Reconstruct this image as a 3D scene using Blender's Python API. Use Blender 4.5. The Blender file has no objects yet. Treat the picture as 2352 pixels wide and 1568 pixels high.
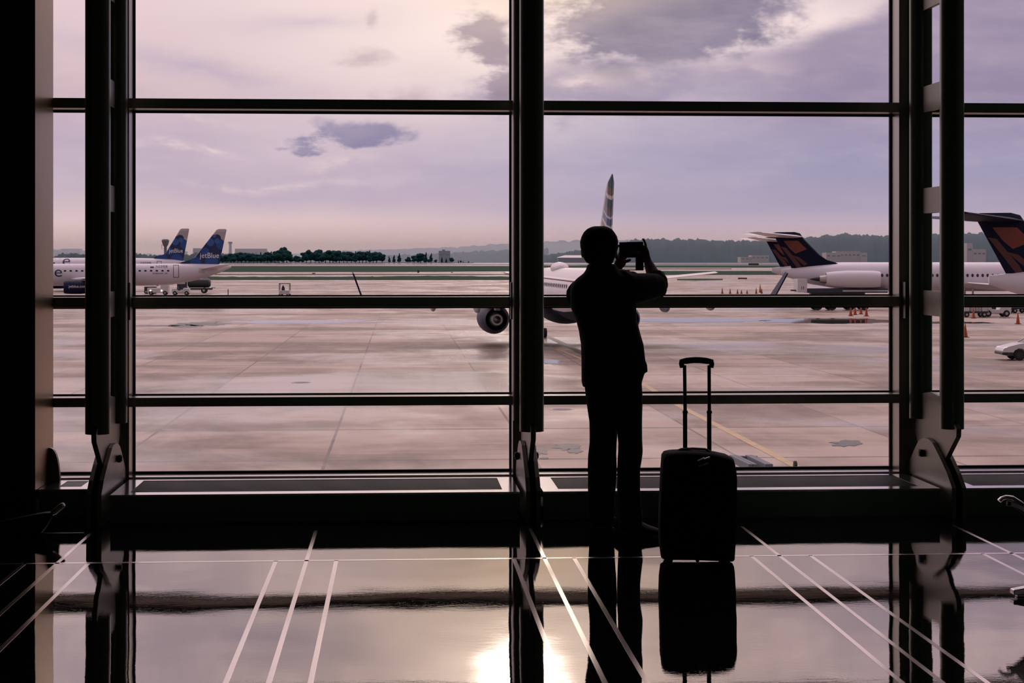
import bpy, bmesh, math, random
from math import sin, cos, tan, atan, atan2, pi, sqrt, radians, exp
from mathutils import Vector, Matrix, noise as mnoise
random.seed(7)
scene = bpy.context.scene
COL = scene.collection

# ------------------------------------------------------------------ survey
F = 4100.0                      # focal length in pixels of the 2352 px frame
PSI = radians(3.6)              # camera turned slightly right of the window normal
CS, SN = cos(PSI), sin(PSI)
HC = 1.55                       # eye height above hall floor
HZ = 598.0                      # horizon row
ZG = -4.15                      # apron level
GH = HC - ZG                    # eye height above the apron

def W(px, py, zc):
    xc = (px - 1176) / F * zc
    return Vector((xc * CS + zc * SN, -xc * SN + zc * CS, HC - (py - HZ) / F * zc))
def G(px, py, zg=ZG):
    return W(px, py, F * (HC - zg) / (py - HZ))
def atY(px, py, Y):
    X = Y * tan(PSI + atan((px - 1176) / F))
    zc = X * SN + Y * CS
    return Vector((X, Y, HC - (py - HZ) * zc / F))
def YforX(px, X):
    return X / tan(PSI + atan((px - 1176) / F))

# ------------------------------------------------------------------ node helpers
class NT:
    def __init__(s, tree): s.t = tree; s.n = tree.nodes; s.l = tree.links
    def new(s, typ, **kw):
        n = s.n.new(typ)
        for k, v in kw.items(): setattr(n, k, v)
        return n
    def setin(s, sock, v):
        if isinstance(v, V): s.l.new(v.s, sock)
        elif isinstance(v, bpy.types.NodeSocket): s.l.new(v, sock)
        else: sock.default_value = v
    def math(s, op, a, b=0.0, c=0.0, clamp=False):
        n = s.new('ShaderNodeMath', operation=op, use_clamp=clamp)
        s.setin(n.inputs[0], a)
        s.setin(n.inputs[1], b)
        if op in ('MULTIPLY_ADD', 'SMOOTH_MIN', 'SMOOTH_MAX', 'WRAP', 'COMPARE'): s.setin(n.inputs[2], c)
        return V(s, n.outputs[0])
    def sstep(s, x, a, b):
        n = s.new('ShaderNodeMapRange', interpolation_type='SMOOTHSTEP')
        s.setin(n.inputs['Value'], x); n.inputs['From Min'].default_value = a; n.inputs['From Max'].default_value = b
        return V(s, n.outputs[0])
    def mix(s, f, a, b, blend='MIX'):
        n = s.new('ShaderNodeMix', data_type='RGBA', blend_type=blend)
        s.setin(n.inputs[0], f)
        for sock, v in ((n.inputs[6], a), (n.inputs[7], b)):
            if isinstance(v, (tuple, list)): sock.default_value = (*v, 1) if len(v) == 3 else v
            else: s.setin(sock, v)
        return n.outputs[2]
    def noise(s, vec, scale=1.0, detail=4.0, rough=0.5, dist=0.0):
        n = s.new('ShaderNodeTexNoise')
        if vec is not None: s.l.new(vec, n.inputs['Vector'])
        n.inputs['Scale'].default_value = scale; n.inputs['Detail'].default_value = detail
        n.inputs['Roughness'].default_value = rough; n.inputs['Distortion'].default_value = dist
        return V(s, n.outputs[0])
    def comb(s, x, y, z=0.0):
        n = s.new('ShaderNodeCombineXYZ')
        s.setin(n.inputs[0], x); s.setin(n.inputs[1], y); s.setin(n.inputs[2], z)
        return n.outputs[0]
    def ramp(s, f, stops):
        n = s.new('ShaderNodeValToRGB'); s.setin(n.inputs[0], f)
        e = n.color_ramp.elements
        while len(e) < len(stops): e.new(0.5)
        for k, (p, c) in enumerate(stops):
            e[k].position = p; e[k].color = (*c, 1)
        return n.outputs[0]
class V:
    def __init__(s, nt, sock): s.nt = nt; s.s = sock
    def __add__(a, b): return a.nt.math('ADD', a, b)
    __radd__ = __add__
    def __sub__(a, b): return a.nt.math('SUBTRACT', a, b)
    def __rsub__(a, b): return a.nt.math('SUBTRACT', b, a)
    def __mul__(a, b): return a.nt.math('MULTIPLY', a, b)
    __rmul__ = __mul__
    def __truediv__(a, b): return a.nt.math('DIVIDE', a, b)
    def exp(a): return a.nt.math('EXPONENT', a)
    def abs(a): return a.nt.math('ABSOLUTE', a)
    def clamp(a): return a.nt.math('ADD', a, 0.0, clamp=True)

def mat(name, col, rough=0.6, metal=0.0, var=0.06, nscale=6.0, spec=0.5, ior=None, bump=0.0):
    m = bpy.data.materials.new(name); m.use_nodes = True
    nt = NT(m.node_tree); b = nt.n['Principled BSDF']
    tc = nt.new('ShaderNodeTexCoord')
    nz = nt.noise(tc.outputs['Object'], nscale, 3)
    c1 = tuple(max(0, x * (1 - var)) for x in col); c2 = tuple(min(1, x * (1 + var)) for x in col)
    nt.l.new(nt.mix(nz, c1, c2), b.inputs['Base Color'])
    b.inputs['Roughness'].default_value = rough
    b.inputs['Metallic'].default_value = metal
    b.inputs['Specular IOR Level'].default_value = spec
    if ior: b.inputs['IOR'].default_value = ior
    if bump:
        bp = nt.new('ShaderNodeBump'); bp.inputs['Strength'].default_value = bump; bp.inputs['Distance'].default_value = 0.01
        nt.l.new(nz.s, bp.inputs['Height']); nt.l.new(bp.outputs[0], b.inputs['Normal'])
    return m

# ------------------------------------------------------------------ mesh builder
class MB:
    def __init__(s): s.bm = bmesh.new()
    def verts(s, pts): return [s.bm.verts.new(p) for p in pts]
    def face(s, vs):
        try: return s.bm.faces.new(vs)
        except ValueError: return None
    def box(s, a, b, rz=0.0, piv=None):
        x0, y0, z0 = a; x1, y1, z1 = b
        P = [Vector(p) for p in ((x0,y0,z0),(x1,y0,z0),(x1,y1,z0),(x0,y1,z0),(x0,y0,z1),(x1,y0,z1),(x1,y1,z1),(x0,y1,z1))]
        if rz:
            c = Vector(piv) if piv else Vector(((x0+x1)/2, (y0+y1)/2, 0)); R = Matrix.Rotation(rz, 3, 'Z')
            P = [R @ (p - Vector((c.x, c.y, 0))) + Vector((c.x, c.y, 0)) for p in P]
        v = s.verts(P)
        for f in ((0,3,2,1),(4,5,6,7),(0,1,5,4),(1,2,6,5),(2,3,7,6),(3,0,4,7)): s.face([v[i] for i in f])
        return s
    def loft(s, rings, cap=True, close=True):
        R = [s.verts(r) for r in rings]; n = len(R[0])
        for a, b in zip(R, R[1:]):
            for i in range(n if close else n - 1):
                j = (i + 1) % n
                s.face([a[i], a[j], b[j], b[i]])
        if cap and close:
            s.face(list(reversed(R[0]))); s.face(R[-1])
        return s
    def tube(s, pts, r, n=12, cap=True):
        pts = [Vector(p) for p in pts]
        rs = r if isinstance(r, (list, tuple)) else [r] * len(pts)
        rings = []; up = None
        for i, p in enumerate(pts):
            d = (pts[min(i+1, len(pts)-1)] - pts[max(i-1, 0)]).normalized()
            if up is None:
                up = Vector((0,0,1)) if abs(d.z) < 0.9 else Vector((1,0,0))
            u = (up - d * up.dot(d)).normalized(); w = d.cross(u); up = u
            rr = rs[i]; ru, rw = rr if isinstance(rr, (tuple, list)) else (rr, rr)
            rings.append([p + u * (ru * cos(2*pi*k/n)) + w * (rw * sin(2*pi*k/n)) for k in range(n)])
        return s.loft(rings, cap)
    def ell(s, c, r, n=14, m=10, rz=0.0):
        c = Vector(c); R = Matrix.Rotation(rz, 3, 'Z'); rings = []
        for j in range(m + 1):
            t = pi * (0.02 + 0.96 * j / m)
            rings.append([c + R @ Vector((r[0]*sin(t)*cos(2*pi*k/n), r[1]*sin(t)*sin(2*pi*k/n), -r[2]*cos(t))) for k in range(n)])
        return s.loft(rings)
    def prism(s, pts, ax, a, b, inset=0.0):
        """outline pts (2D) extruded along axis ax ('x': pts are (y,z); 'y': (x,z); 'z': (x,y)) from a to b"""
        def mk(p, t):
            return {'x': (t, p[0], p[1]), 'y': (p[0], t, p[1]), 'z': (p[0], p[1], t)}[ax]
        return s.loft([[mk(p, a) for p in pts], [mk(p, b) for p in pts]])
    def blade(s, pts, ax, c, th, inset=0.8, edge=0.15):
        """thin lens-like solid from an outline"""
        cx = sum(p[0] for p in pts)/len(pts); cz = sum(p[1] for p in pts)/len(pts)
        def mk(p, t, k):
            q = (cx + (p[0]-cx)*k, cz + (p[1]-cz)*k)
            return {'x': (c+t, q[0], q[1]), 'y': (q[0], c+t, q[1]), 'z': (q[0], q[1], c+t)}[ax]
        return s.loft([[mk(p, -th/2, inset) for p in pts], [mk(p, -th/2*edge, 1) for p in pts],
                       [mk(p, th/2*edge, 1) for p in pts], [mk(p, th/2, inset) for p in pts]])
    def wing(s, a, ca, b, cb, th=0.12):
        """airfoil loft: leading edge points a, b (Vector), chords run toward -x"""
        prof = [(0,0),(0.03,.35),(0.15,.85),(0.4,1),(0.7,.6),(1,.05),(1,-.05),(0.7,-.35),(0.4,-.6),(0.15,-.55),(0.03,-.3)]
        rings = []
        for P, c in ((Vector(a), ca), (Vector(b), cb)):
            rings.append([P + Vector((-u*c, 0, w*th*c*0.5)) for u, w in prof])
        return s.loft(rings)
    def wheel(s, c, r, w, ax='y', n=18):
        c = Vector(c); rings = []
        for t, k in ((-w/2, .72), (-w/2, .9), (-w*.35, 1), (w*.35, 1), (w/2, .9), (w/2, .72)):
            ring = []
            for i in range(n):
                A = 2*pi*i/n
                ring.append(c + (Vector((r*k*cos(A), t, r*k*sin(A))) if ax == 'y' else Vector((t, r*k*cos(A), r*k*sin(A)))))
            rings.append(ring)
        return s.loft(rings)
    def build(s, name, m, parent=None, smooth=False, bevel=0.0, loc=None, kind=None, autos=35):
        bmesh.ops.recalc_face_normals(s.bm, faces=s.bm.faces[:])
        me = bpy.data.meshes.new(name)
        if smooth:
            for f in s.bm.faces: f.smooth = True
            for e in s.bm.edges:
                if len(e.link_faces) == 2 and e.calc_face_angle(0) > radians(autos): e.smooth = False
        s.bm.to_mesh(me); s.bm.free()
        me.materials.append(m)
        o = bpy.data.objects.new(name, me); COL.objects.link(o)
        if parent is not None: o.parent = parent
        if loc is not None: o.location = loc
        if bevel:
            b = o.modifiers.new('bevel', 'BEVEL'); b.width = bevel; b.segments = 2; b.limit_method = 'ANGLE'
        if kind: o['kind'] = kind
        return o

def tag(o, label=None, cat=None, group=None, kind=None):
    if label: o['label'] = label
    if cat: o['category'] = cat
    if group: o['group'] = group
    if kind: o['kind'] = kind
    return o
def thing(name, label, cat, loc=(0,0,0), rz=0.0, group=None, kind=None):
    o = bpy.data.objects.new(name, None); COL.objects.link(o)
    o.empty_display_size = 0.2
    o.location = loc; o.rotation_euler = (0, 0, rz)
    return tag(o, label, cat, group, kind)
def dup(root, loc, rz=None, label=None, scale=None, group=None):
    kids = {}
    for c in bpy.data.objects:
        if c.parent: kids.setdefault(c.parent.name, []).append(c)
    def rec(o, parent):
        c = o.copy(); COL.objects.link(c)
        if parent is not None: c.parent = parent
        for k in kids.get(o.name, []): rec(k, c)
        return c
    r = rec(root, None); r.location = loc
    if rz is not None: r.rotation_euler = (0, 0, rz)
    if scale is not None: r.scale = scale
    if label: r['label'] = label
    if group: r['group'] = group
    return r
def remeshed(o, voxel, smooth_iter=4):
    """merge the overlapping solids of o into one continuous skin"""
    r = o.modifiers.new('r', 'REMESH'); r.mode = 'VOXEL'; r.voxel_size = voxel; r.use_smooth_shade = True
    if smooth_iter:
        s = o.modifiers.new('s', 'SMOOTH'); s.iterations = smooth_iter; s.factor = 0.5
    bpy.context.view_layer.update()
    dg = bpy.context.evaluated_depsgraph_get()
    me = bpy.data.meshes.new_from_object(o.evaluated_get(dg))
    mats = [m for m in o.data.materials]
    o.modifiers.clear(); o.data = me
    if not me.materials:
        for m in mats: me.materials.append(m)
    for p in me.polygons: p.use_smooth = True
    return o
def text_polys(body, size, shear=0.0, width=None, bold=0.0):
    cu = bpy.data.curves.new('t', 'FONT'); cu.body = body; cu.size = size; cu.shear = shear
    cu.resolution_u = 4; cu.offset = bold
    ob = bpy.data.objects.new('t', cu); COL.objects.link(ob)
    bpy.context.view_layer.update()
    dg = bpy.context.evaluated_depsgraph_get()
    me = bpy.data.meshes.new_from_object(ob.evaluated_get(dg))
    V_ = [(v.co.x, v.co.y) for v in me.vertices]; Fc = [tuple(p.vertices) for p in me.polygons]
    bpy.data.objects.remove(ob); bpy.data.curves.remove(cu); bpy.data.meshes.remove(me)
    if width:
        k = width / (max(v[0] for v in V_) - min(v[0] for v in V_)); V_ = [(v[0]*k, v[1]) for v in V_]
    return V_, Fc
def text_obj(name, body, size, fn, m, parent, **kw):
    V_, Fc = text_polys(body, size, **kw)
    me = bpy.data.meshes.new(name); me.from_pydata([fn(u, v) for u, v in V_], [], Fc); me.materials.append(m)
    o = bpy.data.objects.new(name, me); COL.objects.link(o); o.parent = parent
    return o

# ------------------------------------------------------------------ camera, render look
cam_d = bpy.data.cameras.new('camera'); cam = bpy.data.objects.new('camera', cam_d); COL.objects.link(cam)
cam.location = (0, 0, HC); cam.rotation_euler = (pi/2, 0, -PSI)
cam_d.sensor_width = 36; cam_d.lens = 36 * F / 2352; cam_d.shift_y = -(784 - HZ) / 2352
cam_d.clip_end = 30000; cam_d.clip_start = 0.05
scene.camera = cam
vs = scene.view_settings
vs.view_transform = 'Standard'; vs.look = 'None'; vs.exposure = 0.32; vs.gamma = 1.0
cy = scene.cycles
cy.max_bounces = 6; cy.diffuse_bounces = 2; cy.glossy_bounces = 4; cy.transparent_max_bounces = 24
cy.use_adaptive_sampling = True; cy.adaptive_threshold = 0.045
cy.transmission_bounces = 4; cy.volume_bounces = 0
cy.use_denoising = True; cy.sample_clamp_indirect = 6.0
cy.caustics_reflective = True; cy.caustics_refractive = False

# ------------------------------------------------------------------ sky
world = bpy.data.worlds.new('sky'); scene.world = world; world.use_nodes = True
wt = NT(world.node_tree)
for n in list(wt.n): wt.n.remove(n)
tc = wt.new('ShaderNodeTexCoord'); sx = wt.new('ShaderNodeSeparateXYZ'); wt.l.new(tc.outputs['Generated'], sx.inputs[0])
dx, dy, dz = (V(wt, sx.outputs[i]) for i in range(3))
right = dx * CS - dy * SN
fwd = wt.math('MAXIMUM', dx * SN + dy * CS, 0.15)
u = right / fwd * 4.1                  # bearing, thousandths of the sky's tangent plane
v = wt.math('MAXIMUM', dz, 0.0) / fwd * 4.1
P0 = wt.comb(u, v * 1.8, 0.0)
n1 = wt.noise(P0, 1.6, 3, 0.55) - 0.5
n2 = wt.noise(wt.comb(u + 7.3, v * 1.6, 2.0), 2.2, 2, 0.55) - 0.5
n3 = wt.noise(wt.comb(u * 1.0, v * 2.6, 5.0), 5.0, 6, 0.62)
n4 = wt.noise(wt.comb(u * 1.2 + 3, v * 4.5, 9.0), 3.0, 4, 0.6)
uw = u + n1 * 0.30 + (n3 - 0.5) * 0.10
vw = v + n2 * 0.16 + (n3 - 0.5) * 0.06
VW = wt.comb(uw, vw, 0.0); VP = wt.comb(u, v, 0.0)
def gauss(cx, cyy, rx, ry, P=None, ang=0.0):
    """soft round patch of the sky around one direction"""
    P = P or VW; g = wt.new('ShaderNodeTexGradient', gradient_type='QUADRATIC_SPHERE')
    X0 = (cx - 1176) / 1000.0; Y0 = (HZ - cyy) / 1000.0; SX = 1000.0 / (2.3 * rx); SY = 1000.0 / (2.3 * ry)
    n = wt.new('ShaderNodeMapping', vector_type='TEXTURE') if ang else wt.new('ShaderNodeVectorMath', operation='MULTIPLY_ADD')
    if ang:
        wt.l.new(P, n.inputs[0]); n.inputs['Location'].default_value = (X0, Y0, 0); n.inputs['Rotation'].default_value = (0, 0, ang); n.inputs['Scale'].default_value = (1/SX, 1/SY, 1)
    else:
        wt.l.new(P, n.inputs[0]); n.inputs[1].default_value = (SX, SY, 1); n.inputs[2].default_value = (-X0*SX, -Y0*SY, 0)
    wt.l.new(n.outputs[0], g.inputs[0])
    return V(wt, g.outputs['Fac'])
left_c = wt.ramp(v, [(0.0, (.66,.50,.48)), (0.08, (.66,.50,.50)), (0.17, (.50,.41,.48)), (0.28, (.47,.38,.47)), (0.40, (.56,.42,.46)), (0.60, (.68,.53,.56)), (0.8, (1.0,.80,.80)), (1.0, (1.0,.80,.80))])
right_c = wt.ramp(v, [(0.0, (.58,.46,.50)), (0.05, (.56,.43,.47)), (0.12, (.38,.33,.43)), (0.22, (.31,.29,.42)), (0.34, (.32,.29,.42)), (0.60, (.52,.42,.48)), (0.8, (.92,.72,.74)), (1.0, (.95,.74,.74))])
col = wt.mix(wt.sstep(u + n1 * 0.5, -0.45, 0.35), left_c, right_c)
# bright thin cloud above the middle, lit by the hidden sun
glow = gauss(1130, 60, 600, 215)
col = wt.mix(wt.math('MULTIPLY', glow, 0.95, clamp=True), col, (.97,.82,.76))
glow2 = gauss(1830, 50, 300, 80)
col = wt.mix(wt.math('MULTIPLY', glow2, 0.85, clamp=True), col, (.92,.76,.72))
# grey-violet bank on the right
bank = wt.sstep(uw * 0.42 - vw + (n3 - .5) * .12, -0.28, -0.20) * wt.sstep(v, 0.24, 0.40) * wt.sstep(u, 0.25, 0.75)
col = wt.mix(bank * 0.85, col, (.27,.22,.33))
bank2 = gauss(1400, 200, 300, 60)
col = wt.mix(wt.sstep(bank2 + (n3 - .5) * .9, .10, .55) * .8, col, (.27,.23,.35))
# soft violet streaks on the left
def total(items, fn):
    t = None
    for it in items:
        g_ = fn(it); t = g_ if t is None else t + g_
    return t
streaks = total(((420, 160, 260, 24, 0.22, .5), (690, 45, 150, 26, 0, .45), (700, 440, 330, 28, .06, .35), (1000, 400, 300, 60, 0, .35)),
                lambda q: gauss(*q[:4], ang=-q[4]) * q[5])
col = wt.mix(streaks, col, (.36,.31,.45))
# darker cumulus, in three tones
n5 = wt.noise(wt.comb(u, v * 1.5, 1.0), 13.0, 3, 0.6)
wisp = (n3 - 0.5) * 1.7 + (n5 - 0.5) * 1.1
for items, gain, hi, k_, c_ in (
        (((1510, 22, 208, 124),), 1.9, .72, 1.0, (.085,.09,.20)),
        (((1130, 85, 80, 65), (1165, 195, 40, 44)), 1.0, .72, .9, (.27,.21,.28)),
        (((742, 290, 36, 18), (805, 294, 34, 19.5), (880, 292, 49, 28)), 1.0, .72, .9, (.22,.205,.33)),
        (((838, 42, 18, 34), (835, 138, 65, 20), (925, 215, 78, 20)), 1.0, .9, .55, (.42,.31,.36))):
    g_ = total(items, lambda q: gauss(*q))
    msk = wt.sstep(g_ * gain + wisp * wt.math('MULTIPLY', g_, 5.0, clamp=True), .20, hi) * k_
    shade = wt.mix(wt.math('MULTIPLY', n3, .45), c_, (.50,.42,.48)) if gain > 1 else c_
    col = wt.mix(msk, col, shade)
# pale lit edges
edges = total(((440, 272, 110, 10, .8), (450, 345, 90, 8, .7), (520, 334, 36, 5, .8), (795, 355, 40, 20, .8), (640, 410, 200, 10, .6), (1340, 188, 60, 22, .8), (1600, 180, 190, 28, .5), (1290, 70, 60, 90, .6)),
              lambda q: gauss(*q[:4]) * (q[4] * 1.3))
col = wt.mix(wt.math('MULTIPLY', edges, wt.sstep(n3, 0.35, 0.65), clamp=True), col, (.80,.64,.62))
# fine mottling
col = wt.mix(wt.sstep(n4, 0.35, 0.75) * 0.16 * wt.sstep(v, 0.05, 0.25), col, (.78,.64,.66))
# cloud patches higher up, seen only mirrored in the floor
hc_ = wt.sstep(n3 + n1 * 0.8 + n5 * .15, .42, .68) * wt.sstep(v, 0.6, 0.75)
col = wt.mix(hc_ * .55, col, (.42,.36,.44))
col = wt.mix(gauss(700, -290, 240, 60) * .8, col, (.30,.27,.40)); col = wt.mix(gauss(1100, -60, 110, 34) * .7, col, (.35,.30,.30)); col = wt.mix(gauss(2200, -200, 260, 60) * .6, col, (.40,.35,.48))
col = wt.mix(gauss(1230, -110, 230, 90) * .8, col, (1.0,.74,.45))
zen = (wt.sstep(v, 1.15, 2.6) * .75 + 1.0) * (wt.sstep(dx * SN + dy * CS, -0.35, 0.25) * .72 + .28)
zs_ = wt.new('ShaderNodeVectorMath', operation='SCALE'); wt.l.new(col, zs_.inputs[0]); wt.setin(zs_.inputs['Scale'], zen); col = zs_.outputs[0]
# wide sun glare behind thin cloud above the frame, and the sun itself
mul = gauss(1205, -330, 430, 300, VP) * 0.85
warm = wt.mix(wt.math('ADD', mul, 0.0, clamp=True), col, (1.0, .78, .55))
core = gauss(1200, -395, 62, 70, VP) * 26.0 + gauss(1200, -395, 190, 150, VP) * 1.5
sunc = wt.new('ShaderNodeVectorMath', operation='SCALE'); sunc.inputs[0].default_value = (1.0, .88, .74); wt.setin(sunc.inputs['Scale'], core)
addn = wt.new('ShaderNodeVectorMath', operation='ADD'); wt.l.new(warm, addn.inputs[0]); wt.l.new(sunc.outputs[0], addn.inputs[1])
world.cycles.sampling_method = 'MANUAL'; world.cycles.sample_map_resolution = 512
bg = wt.new('ShaderNodeBackground'); wt.l.new(addn.outputs[0], bg.inputs[0]); bg.inputs[1].default_value = 1.0
wo = wt.new('ShaderNodeOutputWorld'); wt.l.new(bg.outputs[0], wo.inputs[0])

# ------------------------------------------------------------------ materials
M = {}
M['frame'] = mat('satin aluminium frame', (.40,.385,.34), .30, .85, .05, 3)
M['steel'] = mat('painted green grey steel', (.20,.215,.17), .30, .70, .06, 4)
M['plate'] = mat('brushed steel plate', (.26,.24,.20), .40, .75, .10, 9)
M['bench'] = mat('satin metal bench cover', (.80,.73,.73), .13, .9, .04, 5)
M['benchf'] = mat('dark satin bench front', (.20,.30,.24), .40, .4, .05, 3)
M['grille'] = mat('dark grille slats', (.035,.036,.038), .5, .4, .1, 30)
M['gasket'] = mat('black rubber gasket', (.01,.01,.012), .7)
M['wall'] = mat('dull green interior wall', (.17,.30,.22), .8)
M['ceil'] = mat('dim ceiling panel', (.20,.27,.22), .85)
M['strip'] = mat('pale metal floor inlay', (.92,.80,.75), .18, 1.0, .03, 20)
M['shirt'] = mat('dark navy cotton shirt', (.012,.013,.024), .85, 0, .15, 40, bump=.2)
M['trouser'] = mat('black trousers cloth', (.006,.006,.008), .9, 0, .1, 40)
M['hair'] = mat('black hair', (.006,.005,.007), .8, 0, .2, 60, bump=.4, spec=.15)
M['skin'] = mat('tanned skin', (.20,.105,.075), .6, 0, .08, 20)
M['shoe'] = mat('black shoe mesh', (.012,.012,.014), .8, 0, .1, 60)
M['sole'] = mat('grey rubber sole', (.14,.14,.13), .6)
M['case'] = mat('black suitcase fabric', (.0045,.0045,.005), .85, 0, .15, 80, spec=.25)
M['blackm'] = mat('black plastic', (.008,.008,.009), .5, spec=.3)
M['zip'] = mat('polished zip metal', (.85,.74,.72), .4, .8)
M['chrome'] = mat('polished aluminium', (.85,.80,.82), .34, 1.0)
M['vinyl'] = mat('black seat vinyl', (.008,.009,.009), .5)
M['screen'] = mat('dark screen glass', (.012,.02,.022), .15)

def glass_mat():
    m = bpy.data.materials.new('window glass'); m.use_nodes = True
    nt = NT(m.node_tree)
    for n in list(nt.n): nt.n.remove(n)
    out = nt.new('ShaderNodeOutputMaterial'); tr = nt.new('ShaderNodeBsdfTransparent'); tr.inputs[0].default_value = (.96,.95,.96,1)
    gl = nt.new('ShaderNodeBsdfGlossy'); gl.inputs['Roughness'].default_value = 0.01
    fr = nt.new('ShaderNodeFresnel'); fr.inputs[0].default_value = 1.35
    mx = nt.new('ShaderNodeMixShader'); nt.l.new(fr.outputs[0], mx.inputs[0]); nt.l.new(tr.outputs[0], mx.inputs[1]); nt.l.new(gl.outputs[0], mx.inputs[2])
    nt.l.new(mx.outputs[0], out.inputs[0]); return m
M['glass'] = glass_mat()

def floor_mat():
    m = bpy.data.materials.new('polished dark terrazzo'); m.use_nodes = True
    nt = NT(m.node_tree); b = nt.n['Principled BSDF']; g = nt.new('ShaderNodeNewGeometry')
    pos = g.outputs['Position']; sp = nt.new('ShaderNodeSeparateXYZ'); nt.l.new(pos, sp.inputs[0])
    X, Y = V(nt, sp.outputs[0]), V(nt, sp.outputs[1])
    speck = nt.noise(pos, 260, 2, .6)
    c = nt.mix(nt.sstep(speck, .52, .72), (.006,.009,.008), (.035,.038,.034))
    nt.l.new(c, b.inputs['Base Color'])
    b.inputs['IOR'].default_value = 5.0; b.inputs['Specular Tint'].default_value = (1.0, .93, .90, 1)
    smudge = nt.noise(nt.comb(X * 2.0, Y * 0.6), 1.5, 5, .6)
    b_r = smudge * 0.018 + 0.002
    nt.l.new(b_r.s, b.inputs['Roughness'])
    wv = nt.noise(nt.comb(X * 0.9, Y * 0.9), 1.0, 2, .5)
    fine = nt.noise(nt.comb(X * 12, Y * 30), 1.0, 4, .65)
    scr = nt.noise(nt.comb(X * 4, Y * 90), 1.0, 3, .7)
    h = wv * 0.0040 + fine * 0.00010 + scr * 0.000015
    bp = nt.new('ShaderNodeBump'); bp.inputs['Strength'].default_value = 1.0; bp.inputs['Distance'].default_value = 1.0
    nt.l.new(h.s, bp.inputs['Height']); nt.l.new(bp.outputs[0], b.inputs['Normal'])
    return m
M['floor'] = floor_mat()

# ------------------------------------------------------------------ hall shell
XL, XC, XR = -1.775, .788, 3.346          # truss lines
XE = 5.905                                # next truss line, outside the frame
YF, YG = 11.45, 11.66                     # mullion front face, glass
Z1 = HC - (230 - HZ) * 11.45 / F          # top of upper transom
XWL, XWR, YB, ZC = -4.2, XE, -5.0, 6.2
MB().box((XWL, YB, -.25), (XWR, YG + .1, 0)).build('floor', M['floor'], kind='structure')
floor = bpy.data.objects['floor']
MB().box((XWL, YB, ZC), (XWR, YG + .1, ZC + .2)).build('ceiling', M['ceil'], kind='structure')
MB().box((XWL - .2, YB, 0), (XWL, YG + .1, ZC)).build('wall_left', M['wall'], kind='structure')
MB().box((XWR, YB, 0), (XWR + .2, YG + .1, ZC)).build('wall_right', M['wall'], kind='structure')
MB().box((XWL, YB - .2, 0), (XWR, YB, ZC)).build('wall_back', M['wall'], kind='structure')
MB().box((XWL, YG + .1, -4.15), (XWR, YG + .3, .12)).build('wall_front', M['wall'], kind='structure')

# thin metal inlays let into the floor
def floor_x(px, py):  # world X of a floor point
    return G(px, py, 0.0)
def strip(x0, y0, x1, y1, w=.021):
    d = Vector((x1-x0, y1-y0, 0)).normalized(); n = Vector((-d.y, d.x, 0)) * w / 2
    a = Vector((x0, y0, 0)); b = Vector((x1, y1, 0)); mb = MB()
    mb.loft([[a-n+Vector((0,0,-.02)), a+n+Vector((0,0,-.02)), a+n+Vector((0,0,.0006)), a-n+Vector((0,0,.0006))],
             [b-n+Vector((0,0,-.02)), b+n+Vector((0,0,-.02)), b+n+Vector((0,0,.0006)), b-n+Vector((0,0,.0006))]])
    return mb.build('inlay_strip', M['strip'], floor)
YT = 9.27
YT2 = 10.3
strip(XWL, YT, XWR, YT, .034)
for gx, bottoms in enumerate(((-282, -180, -79), (518, 617, 713), (1290, 1390, 1487), (2073, 2166, 2269), (2848, 2946, 3045))):
    for k, bx in enumerate(bottoms):
        xx = floor_x(bx, 1568).x
        y1 = YT2 if k == 1 else YT
        strip(xx, -2, xx, y1)
strip(XWL, YT2, XL - .02, YT2, .02)

# transoms, panes and sills for each bay
bars = []   # (z_bottom, z_top) of each transom
def zf(py): return HC - (py - HZ) * 11.40 / F
for top, bot in ((228, 251), (682, 705), (911, 932)):
    bars.append((zf(bot), zf(top)))
pitch = 1.18
upper = [(bars[0][0] + pitch * k, bars[0][1] + pitch * k) for k in (1, 2)]
levels = sorted(bars + upper)
ZS = .176                                    # top of the sill frame
def bay(idx, x0, x1):
    w = thing('window_%d' % idx, None, None, ((x0+x1)/2, YG, 0), kind='structure')
    c = (x0+x1)/2; a, b = x0 - c, x1 - c
    for zb, zt in levels:
        MB().box((a, YF - YG, zb), (b, -.012, zt)).build('transom', M['frame'], w, bevel=.002)
        MB().box((a, -.03, zb - .014), (b, -.004, zb)).build('gasket', M['gasket'], w)
        MB().box((a, -.03, zt), (b, -.004, zt + .010)).build('gasket', M['gasket'], w)
    MB().box((a, YF - YG, .03), (b, .02, ZS)).build('sill', M['bench'], w, bevel=.002)
    MB().box((a, -.03, ZS), (b, -.004, ZS + .014)).build('gasket', M['gasket'], w)
    for s_ in (a, b):
        k = 1 if s_ == a else -1
        MB().box((min(s_, s_ + .012*k), -.03, ZS), (max(s_, s_ + .012*k), -.004, ZC)).build('gasket', M['gasket'], w)
    zz = [ZS] + [z for lv in levels for z in lv] + [ZC]
    for k in range(0, len(zz), 2):
        MB().box((a, .0, zz[k] - .01), (b, .012, zz[k+1] + .01)).build('pane', M['glass'], w)
    return w
PX0 = atY(123, 600, 11.45).x                 # right side of the left pillar
hw = .062; hwr = .098
bay(1, PX0 - .12, XL - hw); bay(2, XL + hw, XC - hw); bay(3, XC + hw, XR - hwr); bay(4, XR + hwr, XE)
for k, (x, h_) in enumerate(((XL, hw), (XC, hw), (XR, hwr))):
    MB().box((x - h_, YF, .03), (x + h_, YG + .03, ZC)).build('trim_%d' % (k+1), M['frame'], bevel=.002, kind='structure')
# glazing above, solid wall left of the pillar
MB().box((XWL, YF, 0), (PX0 - .12, YG + .1, ZC)).build('wall_far', M['wall'], kind='structure')

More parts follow.
